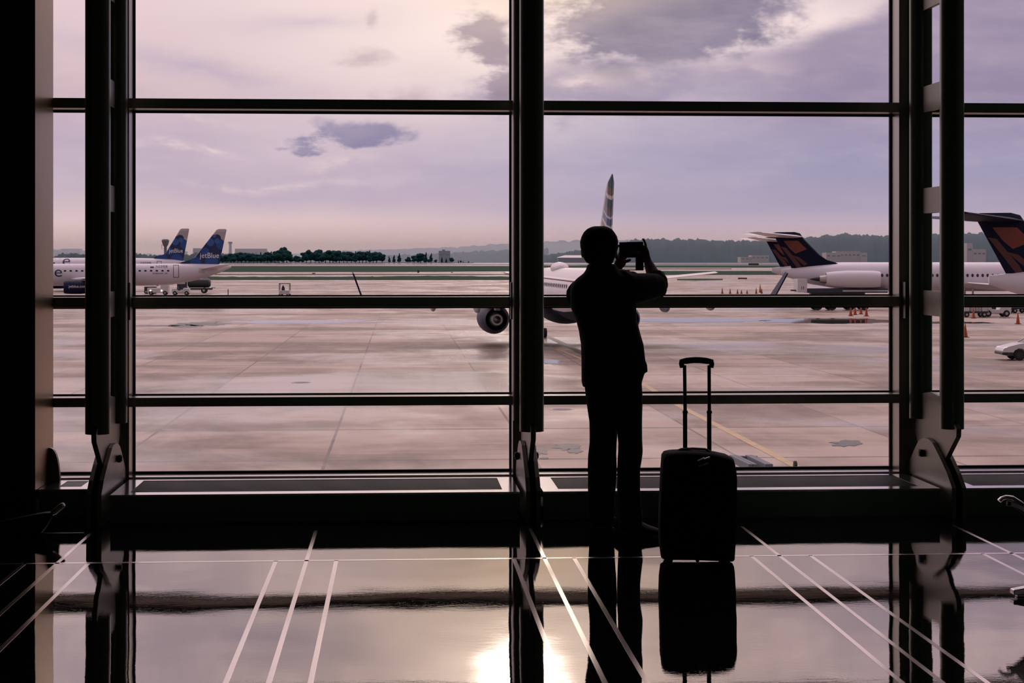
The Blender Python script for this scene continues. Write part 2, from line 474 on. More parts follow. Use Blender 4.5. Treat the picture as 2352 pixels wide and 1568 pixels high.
# ------------------------------------------------------------------ steel trusses
def pz(px, py, Y=None, X=XR):
    """(Y, Z) on the plane X = const seen at the pixel"""
    y = YforX(px, X); zc = X * SN + y * CS
    return (y, HC - (py - HZ) * zc / F)
def make_truss():
    root = thing('window_truss', 'twin tube steel window truss at right, ladder plates visible between its two tubes', 'steel truss', (XR, 10.65, 0), 0)
    oy = 10.65
    def L(p): return (p[0] - oy, p[1])
    yr = 11.30 - oy; R = .073
    zf_ = pz(2186, 984)[1]; zr_ = pz(2115, 960)[1]
    MB().tube([(0,0,zf_), (0,0,ZC-.02)], R, 32).build('front_tube', M['steel'], root, smooth=True)
    MB().tube([(0,yr,zr_), (0,yr,ZC-.02)], R, 32).build('rear_tube', M['steel'], root, smooth=True)
    # ladder plates between the tubes
    zs = []
    for t, b in ((667, 724), (431, 490), (196, 256), (-39, 20)):
        zt = HC - (t - HZ) * 11.3 / F; zb = HC - (b - HZ) * 11.3 / F; zs.append((zb, zt))
    dzp = zs[1][0] - zs[0][0]
    for k in range(1, 5): zs.append((zs[3][0] + dzp*k, zs[3][1] + dzp*k))
    for zb, zt in zs:
        if zt < ZC: MB().box((-.012, R*.8, zb), (.012, yr - R*.8, zt)).build('link_plate', M['plate'], root, bevel=.002)
    # hanging plate
    up = [L(pz(2143, 900)), L(pz(2168, 912)), L(pz(2203, 985)), L(pz(2202, 1003)), L(pz(2178, 1051)), L(pz(2160, 1075)), L(pz(2125, 1075)), L(pz(2117, 1027)), L(pz(2097, 965)), L(pz(2100, 905))]
    MB().prism(up, 'x', -.015, .015).build('hanging_plate', M['plate'], root, bevel=.002)
    lo = []
    lo += [L(pz(2088, 1092)), L(pz(2100, 1066)), L(pz(2117, 1027)), L(pz(2124, 1013)), L(pz(2131, 1007)), L(pz(2139, 1005)), L(pz(2148, 1008)), L(pz(2157, 1016)), L(pz(2176, 1053)), L(pz(2192, 1088)), L(pz(2203, 1120))]
    yb = lo[-1][0]; lo += [(yb, 0.0)]
    lo += [(.60, 0.0), (.70, .17)]
    for s_ in (-1, 1):
        MB().prism(lo, 'x', s_ * .031 - .013, s_ * .031 + .013).build('base_plate', M['plate'], root, bevel=.002)
    c = L(pz(2137, 1040))
    pn = MB(); pn.tube([(-.075, c[0], c[1]), (.075, c[0], c[1])], .017, 12); pn.box((-.07, c[0]-.022, c[1]-.022), (-.048, c[0]+.022, c[1]+.022)); pn.box((.048, c[0]-.022, c[1]-.022), (.07, c[0]+.022, c[1]+.022))
    pn.build('pin', M['blackm'], root, bevel=.002)
    zt, zb = zf(648), zf(733)
    MB().box((-.08, .72, zb), (.08, .795, zt)).build('bracket', M['plate'], root, bevel=.002)
    return root
tr = make_truss()
dup(tr, (XC, 10.65, 0), label='twin tube steel window truss in the middle, left of the person')
dup(tr, (XL, 10.65, 0), label='twin tube steel window truss at left, beside the brown pillar')

# ------------------------------------------------------------------ low sill benches
def bench(x0, x1, yf, label, ydep=None):
    c = (x0+x1)/2; t = thing('sill_bench', label, 'sill bench', (c, yf, 0)); a, b = x0-c, x1-c
    H = .167; D = 11.40 - yf
    MB().box((a, .0, .0), (b, .02, H - .010)).build('front_panel', M['benchf'], t, bevel=.002)
    top = MB()
    g0, g1 = .11, D - .06; ga, gb = a + .10, b - .10
    top.box((a, -.004, H-.012), (b, g0, H)); top.box((a, g1, H-.012), (b, D, H))
    top.box((a, g0, H-.012), (ga, g1, H)); top.box((gb, g0, H-.012), (b, g1, H))
    top.build('cover', M['bench'], t)
    gr = MB(); n = 26
    for k in range(n):
        y = g0 + (g1-g0) * (k + .5) / n
        gr.box((ga, y - .004, H - .03), (gb, y + .004, H - .003))
    gr.box((ga, g0, H-.05), (gb, g1, H-.035))
    gr.build('grille', M['grille'], t)
    return t
bench(XL + .07, XC - .07, 10.66, 'long low metal bench with a black grille under the left large window')
bench(XC + .07, XR - .07, 10.66, 'long low metal bench with a black grille behind the person and suitcase')
bench(XR + .07, XE - .05, 10.66, 'low metal bench with a black grille at far right, cut by the frame edge')
bench(PX0 + .005, XL - .07, 10.95, 'short shallow metal bench in the narrow bay beside the left pillar')

# ------------------------------------------------------------------ left pillar
pl = thing('pillar', 'wide dark pillar at the left edge with a brown reflecting side', 'pillar', (PX0, 10.88, 0))
M['pillar'] = mat('dark brown clad pillar', (.012,.02,.014), .5, .2)
M['pillars'] = mat('brushed bronze pillar side', (.33,.20,.085), .32, .9, .16, 14)
MB().box((-1.5, 0, 0), (-.004, 11.44 - 10.88, ZC - .01)).build('shaft', M['pillar'], pl)
MB().box((-.004, 0.0, 0), (.0, 11.44 - 10.88, ZC - .01)).build('side_panel', M['pillars'], pl)
cb = atY(141, 1112, 11.35); ct = atY(123, 1026, 11.35)
pts = [(0, cb.z)]
for k in range(9):
    a_ = pi/2 * k / 8
    pts.append(((cb.x - PX0) * cos(a_) ** .8, cb.z + (ct.z - cb.z) * sin(a_)))
MB().prism(pts, 'y', 11.30 - 10.88, 11.34 - 10.88).build('curved_bracket', M['plate'], pl)
# ------------------------------------------------------------------ apron and airfield
def apron_mat():
    m = bpy.data.materials.new('damp concrete apron'); m.use_nodes = True
    nt = NT(m.node_tree); b = nt.n['Principled BSDF']; g = nt.new('ShaderNodeNewGeometry')
    sp = nt.new('ShaderNodeSeparateXYZ'); nt.l.new(g.outputs['Position'], sp.inputs[0])
    X, Y = V(nt, sp.outputs[0]), V(nt, sp.outputs[1])
    streak = nt.noise(nt.comb(X * 0.05, Y * 0.16), 1.0, 5, .6, .4)
    blot = nt.noise(nt.comb(X * 0.22, Y * 0.11, 3.0), 1.0, 4, .6, .6)
    gx = (X + 2.1) / 5.95; gy = (Y - 60.4) / 9.3
    cell = nt.new('ShaderNodeTexWhiteNoise', noise_dimensions='2D')
    nt.l.new(nt.comb(nt.math('FLOOR', gx), nt.math('FLOOR', gy)), cell.inputs['Vector'])
    tone = V(nt, cell.outputs[0])
    fx = nt.math('PINGPONG', gx, 0.5); fy = nt.math('PINGPONG', gy, 0.5)
    jx = nt.math('LESS_THAN', fx, .008); jy = nt.math('LESS_THAN', fy, .016)
    joint = nt.math('MAXIMUM', jx, jy)
    near = nt.sstep(Y, 190.0, 120.0)
    c = nt.mix(nt.sstep(streak + (blot - .5) * .5 + (tone - .5) * .14, .34, .64), (.125,.078,.050), (.36,.265,.21))
    c = nt.mix(joint * .9 * (near * .8 + .2), c, (.08,.055,.045))
    fog = nt.noise(nt.comb(X * 1.3, Y * .5, 8.0), 1.0, 3, .6)
    c = nt.mix(nt.sstep(fog, .3, .75) * .18, c, (.5,.42,.38))
    nt.l.new(c, b.inputs['Base Color'])
    wet = nt.sstep(nt.noise(nt.comb(X * 0.06, Y * 0.045, 11.0), 1.0, 4, .55, .5) + (blot - .5) * .25, .42, .66)
    rg = .60 - wet * .42
    nt.l.new(rg.s, b.inputs['Roughness']); b.inputs['Specular IOR Level'].default_value = .5
    return m
M['apron'] = apron_mat()
def ground_poly(name, pts, z, m, kind='structure', label=None, cat=None, thick=.02):
    mb = MB(); mb.loft([[(p[0], p[1], z - thick) for p in pts], [(p[0], p[1], z) for p in pts]])
    o = mb.build(name, m, kind=kind)
    return tag(o, label, cat)
ground_poly('apron', [(-900, 12.05), (900, 12.05), (900, 2400), (-900, 2400)], ZG, M['apron'], thick=.5)
M['grass'] = mat('dark airfield grass', (.006,.040,.018), .95, 0, .35, .03, spec=.1)
M['taxi'] = mat('pale taxiway paving', (.42,.32,.28), .55, 0, .1, .02)
M['water'] = mat('still river water', (.10,.09,.10), .12, 0, .05, .01)
def gband(rows, m, dz, label, rough=0.0, name='grass_strip', kind='stuff', cat='grass'):
    """rows: (px, y_far, y_near) along the band"""
    far, near = [], []
    for px, yf, yn in rows:
        if rough: yf -= random.uniform(0, rough)
        far.append(G(px, yf)); near.append(G(px, yn))
    mb = MB(); z0, z1 = ZG + .005, ZG + dz
    for i in range(len(rows) - 1):
        q = [near[i], near[i+1], far[i+1], far[i]]
        mb.loft([[(p.x, p.y, z0) for p in q], [(p.x, p.y, z1) for p in q]])
    o = mb.build(name, m); tag(o, label, cat if kind != 'structure' else None, kind=kind); return o
def rowsx(a, b, fn, n=24): return [(a + (b-a)*k/n, *fn(a + (b-a)*k/n)) for k in range(n+1)]
gband(rowsx(-300, 1222, lambda x: (611, 624.5 - max(0, (x-900)*.006))), M['grass'], .12, 'wide dark green grass strip beyond the taxiway at left, nearest the river')
gband(rowsx(-300, 1222, lambda x: (629.6, 631.0)), M['grass'], .08, 'thinnest dark grass strip at left, a single line between two pale taxiways')
gband(rowsx(-300, 1200, lambda x: (637 - (2.5 * exp(-((x-1010)/110)**2)), 642.6), 90), M['grass'], .15, 'ragged dark grass strip at left, just beyond the apron', rough=1.4)
gband(rowsx(1226, 2700, lambda x: (609.5, 614.5)), M['grass'], .12, 'dark green grass strip at right running along the river bank')
gband(rowsx(1226, 1680, lambda x: (616.8, 618.2)), M['grass'], .08, 'thin dark grass line at right between two pale taxiways')
gband(rowsx(1505, 2700, lambda x: (622.5, 631)), M['grass'], .12, 'broad dark green grass strip at right, beyond the parked aircraft')
gband(rowsx(1555, 1660, lambda x: (640.5, 644.3 - abs(x-1600)*.02)), M['grass'], .06, 'small dark grass patch under the wing tip of the middle aircraft')
# river and far bank
ground_poly('river', [(-4500, 2250), (4500, 2250), (4500, 3990), (-4500, 3990)], ZG + .6, M['water'], kind='structure', thick=.5)
M['bank'] = mat('far bank scrub', (.05,.09,.07), .95, 0, .3, .01)
ground_poly('far_bank', [(-9000, 3990), (9000, 3990), (9000, 12000), (-9000, 12000)], ZG + 1.2, M['bank'], thick=.5)
ground_poly('river_point', [(G(-700, 603.8).x, 3270), (G(1085, 605).x, 3270), (G(1085, 605).x - 60, 3420), (G(-700, 603).x, 3520)], ZG + 1.3, M['bank'], thick=1.0)

# ------------------------------------------------------------------ haze over the far bank
hz = MB(); hz.box((-5200, 3450, ZG), (5200, 9000, 80))
hm = bpy.data.materials.new('thin morning haze'); hm.use_nodes = True; ht = NT(hm.node_tree)
for n_ in list(ht.n): ht.n.remove(n_)
ho = ht.new('ShaderNodeOutputMaterial'); hv = ht.new('ShaderNodeVolumeScatter')
hv.inputs['Color'].default_value = (.66,.82,1,1); hv.inputs['Density'].default_value = 3.6e-4
ht.l.new(hv.outputs[0], ho.inputs['Volume'])
tag(hz.build('haze', hm), 'pale violet haze lying over the far river bank', 'haze', kind='stuff')

# ------------------------------------------------------------------ hills and forest
M['forest'] = mat('dark leafy forest', (.010,.035,.040), .95, 0, .4, .02, spec=.1)
M['tree'] = mat('haze tinted dark foliage', (.007,.045,.050), .95, 0, .35, .4, spec=.1)  # bluish tint of the distance haze mixed into the leaf colour
M['trunk'] = mat('dark bark', (.03,.025,.02), .9)
def ridge(name, px0, px1, zc, fn, m, label, bump=3.0, step=3.0, depth=500, seed=0):
    """forested ridge; fn(px) gives the skyline row"""
    n = int((px1 - px0) / step); rows = []
    for j in range(7):
        row = []
        for i in range(n + 1):
            px = px0 + (px1-px0) * i / n
            top = W(px, fn(px), zc).z - ZG
            d = zc - 260 + j * depth / 6.0
            k = (0, .45, .8, .95, 1.0, .8, 0)[j]
            p = W(px, 600, d * 1.0)
            h = top * k
            if 0 < j < 6:
                h += bump * (mnoise.noise(Vector((px * .06 + seed, j * 1.7, 0))) * 1.6 + mnoise.noise(Vector((px * .21 + seed, j * 2.3, 5))) * 1.3 + mnoise.noise(Vector((px * .7 + seed, j * 3.1, 9))) * .5)
            row.append((p.x, p.y, ZG + 1.0 + max(0, h)))
        rows.append(row)
    mb = MB(); Rr = [mb.verts(r) for r in rows]
    for a, b in zip(Rr, Rr[1:]):
        for i in range(len(a) - 1): mb.face([a[i], a[i+1], b[i+1], b[i]])
    o = mb.build(name, m, smooth=True, autos=80); return tag(o, label, 'hills', kind='stuff')
def lerp_pts(P):
    def f(x):
        if x <= P[0][0]: return P[0][1]
        for (a, b), (c, d) in zip(P, P[1:]):
            if x <= c: return b + (d-b) * (x-a) / (c-a)
        return P[-1][1]
    return f
ridge('wooded_hill', 1215, 2700, 4400, lerp_pts([(1215,601),(1240,590),(1300,580),(1330,575),(1420,566),(1450,552),(1490,549),(1700,553),(1850,548),(1880,543),(1930,538),(2040,541),(2230,536),(2400,538),(2700,548)]), M['forest'],
      'long blue grey wooded hill across the river, behind the aircraft at right', 4.0, 3.0, 500, 3)
ridge('wooded_hill', 560, 1260, 5600, lerp_pts([(560,596),(700,590),(850,589),(980,584),(1080,578),(1180,574),(1260,572)]), M['forest'],
      'faint low wooded hill beyond the river point, near the middle', 4.0, 4.0, 500, 9)
ridge('wooded_hill', 560, 1700, 8300, lerp_pts([(560,592),(740,578),(900,572),(1050,568),(1150,560),(1290,553),(1400,550),(1700,556)]), M['forest'],
      'palest and farthest ridge on the horizon, in the middle', 5.0, 5.0, 500, 17)
ridge('wooded_hill', -500, 620, 7600, lerp_pts([(-500,575),(123,572),(200,578),(300,583),(620,590)]), M['forest'],
      'pale far ridge at the left edge, above the nearer airliner', 5.0, 5.0, 500, 21)
ridge('wooded_hill', -500, 640, 3900, lerp_pts([(-500,588),(123,590),(160,582),(200,586),(310,583),(335,588),(420,588),(470,580),(500,584),(640,590)]), M['forest'],
      'dark low belt of woods on the far bank behind the two airliner tails', 3.0, 2.5, 260, 33)

# trees of the river point, each a crown and a trunk
def make_tree(kind, seed):
    rnd = random.Random(seed)
    t = thing('bank_tree', 'dark tree standing in the row along the far river bank', 'tree', (0,0,0), 0, 'trees in the row along the far river bank')
    mb = MB()
    if kind == 'pine':
        for k in range(7):
            f = k / 6; mb.ell((rnd.uniform(-.06,.06), rnd.uniform(-.06,.06), .22 + .68*f), ((.26 - .20*f), (.26 - .20*f), .13), 9, 6)
    else:
        for k in range(13):
            a = rnd.uniform(0, 2*pi); r = rnd.uniform(0, .30); z = rnd.uniform(.30, .88); s = rnd.uniform(.13, .24) * (1.15 - abs(z-.55))
            mb.ell((r*cos(a), r*sin(a), z), (s, s, s*.85), 9, 7, rnd.uniform(0, 3))
        mb.ell((0,0,.5), (.30,.30,.32), 10, 8)
    for v_ in mb.bm.verts:
        d = mnoise.noise(v_.co * 9 + Vector((seed, 0, 0))) * .05
        v_.co += Vector((v_.co.x, v_.co.y, v_.co.z - .55)).normalized() * d
    mb.build('crown', M['tree'], t, smooth=True, autos=80)
    MB().tube([(0,0,0), (0,0,.6)], [.03,.015], 6).build('trunk', M['trunk'], t)
    return t
protos = [make_tree('round', 1), make_tree('round', 5), make_tree('pine', 3), make_tree('round', 8)]
used = [False] * 4
tops = lerp_pts([(-250,590),(500,590),(560,582),(620,583),(645,573),(665,574),(680,588),(690,588),(705,577),(790,577),(870,580),(1085,592)])
px = 470.0; rt = random.Random(11); specs = []
while px < 865: 
    h = 604.5 - tops(px) + rt.uniform(-3, 3); specs.append((px, h, rt.choice([0,1,3,2]))); px += rt.uniform(7, 10.5)
for px_, top_ in ((878,585),(894,589),(905,587),(917,583),(938,591),(952,588),(966,583),(978,581),(990,583),(1001,597),(1015,591),(1025,594),(1037,593),(1053,598),(1064,600),(1076,601)):
    specs.append((px_, 604.5 - top_, rt.choice([2,0,2,1])))
specs.append((652, 35, 0)); specs.append((500, 20, 1))
specs.append((975, 9, 1)); specs.append((985, 8, 0)); specs.append((960, 8, 0)); specs.append((1058, 5, 0))
for ti, (px_, h_, k_) in enumerate(specs):
    zc_ = (3310 + 34 * (ti % 4) if ti < len(specs) - 6 else 3470) + rt.uniform(-3, 3); p = W(px_, 604.6, zc_); p.z = ZG + 1.2
    s_ = h_ / F * zc_ * 1.02; w_ = s_ * rt.uniform(.85, 1.15) * (.85 if k_ == 2 else 1.25)
    if h_ > 30: w_ *= .7
    if not used[k_]:
        used[k_] = True; protos[k_].location = p; protos[k_].scale = (w_, w_, s_)
    else: dup(protos[k_], p, rt.uniform(0, 6), scale=(w_, w_, s_))

# ------------------------------------------------------------------ far buildings
M['bld'] = mat('pale concrete building', (.42,.36,.36), .8, 0, .08, .05)
M['bld2'] = mat('grey building', (.16,.17,.20), .8, 0, .08, .05)
M['pane_far'] = mat('dark far windows', (.05,.06,.08), .4)
def building(blocks, label, m, zc, cat='building'):
    p0 = W(blocks[0][0], 600, zc); t = thing('far_building', label, cat, (p0.x, p0.y, ZG + 1))
    sc = zc / F
    for k, (x0, x1, y0, y1) in enumerate(blocks):
        a = (x0 - blocks[0][0]) * sc; b = (x1 - blocks[0][0]) * sc
        zt = HC - (y0 - HZ) * sc - (ZG + 1)
        MB().box((a, -8 - k * 2, 0), (b, 30, zt)).build('block', m, t)
        n = max(1, int((x1-x0) / 9))
        for i in range(min(n, 8)):
            u0 = a + (b-a) * (i + .2) / n; u1 = a + (b-a) * (i + .8) / n
            MB().box((u0, -8.4 - k*2, zt * .62), (u1, -8 - k*2, zt * .72)).build('window', M['pane_far'], t)
    return t
building([(540,612,571,600),(590,614,577,600)], 'long pale flat roofed building behind the trees, right of the tall chimney', M['bld'], 4600)
building([(444,470,570,598)], 'pale low building between the two blue tails', M['bld'], 4400)
building([(1008,1034,576,600),(1016,1022,573,600)], 'grey square block with a rooftop box, alone in the trees near the middle', M['bld2'], 4100)
building([(1918,1974,577,598),(1895,1930,580,598),(1974,1990,580,598)], 'pale stepped office block at the foot of the hill, behind the tail at right', M['bld'], 4080)
building([(2218,2232,558,598),(2232,2262,572,598)], 'pale tower and low block at the foot of the hill, at far right', M['bld'], 4080)
building([(1700,1750,590,600),(1725,1765,586,600)], 'row of pale low houses left of the T shaped tail', M['bld'], 4080)
building([(140,186,571,598),(124,140,575,598)], 'faint pale building at the left edge above the aircraft', M['bld'], 6400)
building([(410,428,577,598)], 'very small pale block beside the control tower', M['bld'], 5200)
def chimney():
    p = W(529, 600, 4500); t = thing('chimney', 'tall thin pale chimney rising right of the front blue tail', 'chimney', (p.x, p.y, ZG+1))
    h = (HZ - 556) * 4500 / F + GH
    MB().tube([(0,0,0), (0,0,h)], [5.0, 3.2], 12).build('stack', M['bld'], t)
    MB().tube([(0,0,h-5), (0,0,h)], [5.2, 5.2], 12).build('rim', M['bld2'], t)
    MB().loft([[(-38,-8,0),(14,-8,0),(14,8,0),(-38,8,0)], [(-14,-6,22),(2,-6,22),(2,6,22),(-14,6,22)]]).build('base_building', M['bld'], t)
chimney()
def tower():
    zc = 1990; p = W(380, 600, zc); k = zc / F; t = thing('control_tower', 'small dark control tower peeking out behind the rear blue tail', 'tower', (p.x, p.y, ZG))
    H = lambda y: (HZ - y) * k + GH
    MB().tube([(0,0,0), (0,0,H(560))], 1.6, 12).build('shaft', M['bld2'], t)
    MB().tube([(0,0,H(566)), (0,0,H(562)), (0,0,H(553)), (0,0,H(551)), (0,0,H(549))], [1.8, 3.0, 4.3, 4.0, 2.6], 16).build('cab', M['bld2'], t)
    f = MB()
    for zz in (H(571), H(563)): 
        f.box((-4.2,-1.5,zz-.1),(-1,1.5,zz+.1))
    for xx in (-4.2,-1.2):
        for yy in (-1.5,1.4): f.box((xx,yy,H(571)),(xx+.18,yy+.18,H(561)))
    f.build('balcony', M['pane_far'], t)
tower()
# low white roofed boathouse left of the man's head
def shed():
    zc = 3950; p = W(1290, 600, zc); k = zc / F; t = thing('riverside_shed', 'low shed with a bright white roof, left of the person\'s head', 'shed', (p.x, p.y, ZG+1)); H = lambda y: (HZ-y)*k + GH - 1
    MB().box((-8*k,-10,0),(60*k,20,H(592))).build('wall', M['bld2'], t)
    MB().loft([[(-10*k,-12,H(591.5)),(62*k,-12,H(591.5)),(62*k,22,H(591.5)),(-10*k,22,H(591.5))],[(8*k,0,H(586)),(55*k,0,H(586)),(55*k,10,H(586)),(8*k,10,H(586))]]).build('roof', mat('white metal roof', (.85,.78,.76), .4), t)
shed()

# ------------------------------------------------------------------ aircraft
M['white'] = mat('white aircraft paint', (.66,.62,.70), .32, 0, .03, .6)
M['belly'] = mat('grey aircraft paint', (.20,.21,.27), .35, 0, .05, .6)
M['navy'] = mat('navy aircraft paint', (.004,.006,.025), .6, 0, .1, .6, spec=.12)
M['blueeng'] = mat('dark blue engine paint', (.006,.011,.045), .5, 0, .08, .6, spec=.2)
M['silver'] = mat('silver grey aircraft paint', (.62,.57,.60), .35, .1, .04, .6)
M['metal'] = mat('bare aircraft metal', (.45,.44,.45), .35, .8)
M['darkm'] = mat('dark metal inside', (.03,.03,.035), .5, .4)
M['tyre'] = mat('black tyre rubber', (.012,.012,.012), .8)
M['winp'] = mat('dark cabin window', (.02,.03,.05), .15)
M['txtb'] = mat('dark blue lettering', (.015,.02,.09), .4)
M['txtw'] = mat('white lettering', (.80,.82,.85), .4)
M['redd'] = mat('dark red paint', (.07,.012,.008), .4, 0, .15, .8)
M['redl'] = mat('orange red paint', (.15,.022,.009), .4, 0, .15, .8)
M['greyl'] = mat('light grey panel', (.5,.47,.5), .4)
def ring_x(x, cz, ry, rz, n=28): return [(x, ry*cos(2*pi*k/n), cz + rz*sin(2*pi*k/n)) for k in range(n)]
def surf(st, x, z):
    for a, b in zip(st, st[1:]):
        if a[0] <= x <= b[0]:
            f = (x-a[0])/(b[0]-a[0]); cz, ry, rz = (a[i]+(b[i]-a[i])*f for i in (1,2,3))
            q = 1 - ((z-cz)/rz)**2
            return ry*sqrt(max(0.0, q)) 
    return 0
def fuselage(t, st, m, belly=None, bz=None):
    mb = MB()
    xs = []
    for a, b in zip(st, st[1:]):
        n = max(1, int((b[0]-a[0]) / 1.5))
        for k in range(n):
            f = k / n; f2 = f
            xs.append([a[i] + (b[i]-a[i])*f for i in range(4)])
    xs.append(list(st[-1]))
    mb.loft([ring_x(*s) for s in xs])
    o = mb.build('fuselage', m, t, smooth=True)
    if belly:
        o.data.materials.append(belly)
        for p in o.data.polygons:
            if p.center.z < bz(p.center.x): p.material_index = 1
    return o
def nacelle(parent_t, c, L, r, m, rear_taper=.72, name='engine', back_dark=True):
    """engine with intake toward +x"""
    cx, cyy, cz = c; e = MB(); prof = [(L/2, .80), (L/2+.04, .88), (L*.42, .97), (L*.2, 1.0), (-L*.1, 1.0), (-L*.35, .90), (-L*.5, rear_taper)]
    e.loft([[(cx + x, cyy + r*k*cos(2*pi*i/28), cz + r*k*sin(2*pi*i/28)) for i in range(28)] for x, k in prof], cap=False)
    inner = [(L/2, .80), (L*.3, .76), (L*.12, .74)]
    e.loft([[(cx + x, cyy + r*k*cos(2*pi*i/28), cz + r*k*sin(2*pi*i/28)) for i in range(28)] for x, k in inner], cap=False)
    e.loft([[(cx + x, cyy + r*k*cos(2*pi*i/28), cz + r*k*sin(2*pi*i/28)) for i in range(28)] for x, k in ((-L*.5, rear_taper), (-L*.5+.03, rear_taper*.93), (-L*.3, rear_taper*.9))], cap=False)
    o = e.build(name, m, parent_t, smooth=True)
    f = MB(); f.wheel((cx + L*.14, cyy, cz), r*.76, .08, 'x', 24); f.build('fan', M['darkm'], o)
    s_ = MB(); s_.loft([[(cx + x, cyy + r*k*cos(2*pi*i/16), cz + r*k*sin(2*pi*i/16)) for i in range(16)] for x, k in ((L*.15, .30), (L*.25, .2), (L*.33, .03))]); s_.build('spinner', M['metal'], o, smooth=True)
    g_ = MB(); g_.loft([[(cx + x, cyy + r*k*cos(2*pi*i/20), cz + r*k*sin(2*pi*i/20)) for i in range(20)] for x, k in ((-L*.3, rear_taper*.72), (-L*.5, rear_taper*.62), (-L*.62, rear_taper*.50))], cap=True)
    g_.build('core_cowl', M['metal'], o, smooth=True)
    h_ = MB(); h_.loft([[(cx + x, cyy + r*k*cos(2*pi*i/16), cz + r*k*sin(2*pi*i/16)) for i in range(16)] for x, k in ((-L*.62, .25), (-L*.68, .22), (-L*.80, .04))]); h_.build('exhaust_plug', M['darkm'], o, smooth=True)
    return o
def gear(t, x, y, zt, r=.55, gap=.45):
    g = MB(); g.tube([(x, y, zt), (x, y, r)], .13, 10); g.tube([(x, y-gap, r), (x, y+gap, r)], .10, 8)
    o = g.build('landing_gear', M['metal'], t)
    for s_ in (-1, 1): MB().wheel((x, y + s_*gap, r), r, .34, 'y', 20).build('wheel', M['tyre'], o, smooth=True)
def windows(t, st, xs, z, r, sides, oval=1.0):
    for sd in sides:
        me = None
        for x in xs:
            y = surf(st, x, z) + .015
            if me is None:
                mb = MB(); n = 14
                mb.loft([[(r*cos(2*pi*k/n), -.03*sd, r*oval*sin(2*pi*k/n)) for k in range(n)], [(r*cos(2*pi*k/n), .0, r*oval*sin(2*pi*k/n)) for k in range(n)]])
                o = mb.build('cabin_window', M['winp'], t); me = o.data
            else:
                o = bpy.data.objects.new('cabin_window', me); COL.objects.link(o); o.parent = t
            o.location = (x, sd * y, z)
def fus_text(t, st, body, size, x0, z0, sd, m, name='lettering', **kw):
    """reads correctly from side sd (+1: local +y); x0 = start of text"""
    def fn(u, v_):
        x = x0 - sd * u; z = z0 + v_
        return (x, sd * (surf(st, x, z) + .025), z)
    return text_obj(name, body, size, fn, m, t, **kw)
def flat_text(t, body, size, x0, z0, y, sd, m, name='lettering', **kw):
    return text_obj(name, body, size, lambda u, v_: (x0 - sd*u, y, z0 + v_), m, t, **kw)
def discs(parent, items, y, sd, m, name, clip=None):
    mb = MB()
    for x, z, r in items:
        n = 22; mb.face(mb.verts([(x + r*cos(2*pi*k/n), y, z + r*sin(2*pi*k/n)) for k in range(n)]))
    return mb.build(name, m, parent)
def pip(poly, x, z):
    ins = False; j = len(poly) - 1
    for i in range(len(poly)):
        if (poly[i][1] > z) != (poly[j][1] > z) and x < (poly[j][0]-poly[i][0])*(z-poly[i][1])/(poly[j][1]-poly[i][1]) + poly[i][0]: ins = not ins
        j = i
    return ins
def fin_blue_mat(name, circles, lights, ztop, slope, x0):
    """blue tail paint with overlapping bubbles and a pale grey cap, in the fin's own coordinates"""
    m = bpy.data.materials.new(name); m.use_nodes = True; nt = NT(m.node_tree); b = nt.n['Principled BSDF']
    tc = nt.new('ShaderNodeTexCoord'); sp = nt.new('ShaderNodeSeparateXYZ'); nt.l.new(tc.outputs['Object'], sp.inputs[0])
    X, Z = V(nt, sp.outputs[0]), V(nt, sp.outputs[2])
    c = nt.mix(nt.noise(tc.outputs['Object'], .5, 2), (.006,.012,.055), (.012,.03,.12))
    def circ(x, z, r):
        a = X - x; d = Z - z; return nt.sstep(a*a + d*d, (r*1.06)**2, (r*.94)**2)
    for x, z, r in circles: c = nt.mix(circ(x, z, r) * .85, c, (.012,.075,.30))
    for x, z, r in lights: c = nt.mix(circ(x, z, r) * .8, c, (.03,.13,.42))
    edge = Z + (X - x0) * slope
    msk = nt.sstep(edge, ztop - .03, ztop + .03)
    for x, z, r in CAPS[name]: msk = msk * (1.0 - circ(x, z, r))
    c = nt.mix(msk, c, (.40,.38,.40))
    nt.l.new(c, b.inputs['Base Color']); b.inputs['Roughness'].default_value = .35
    return m
CAPS = {}

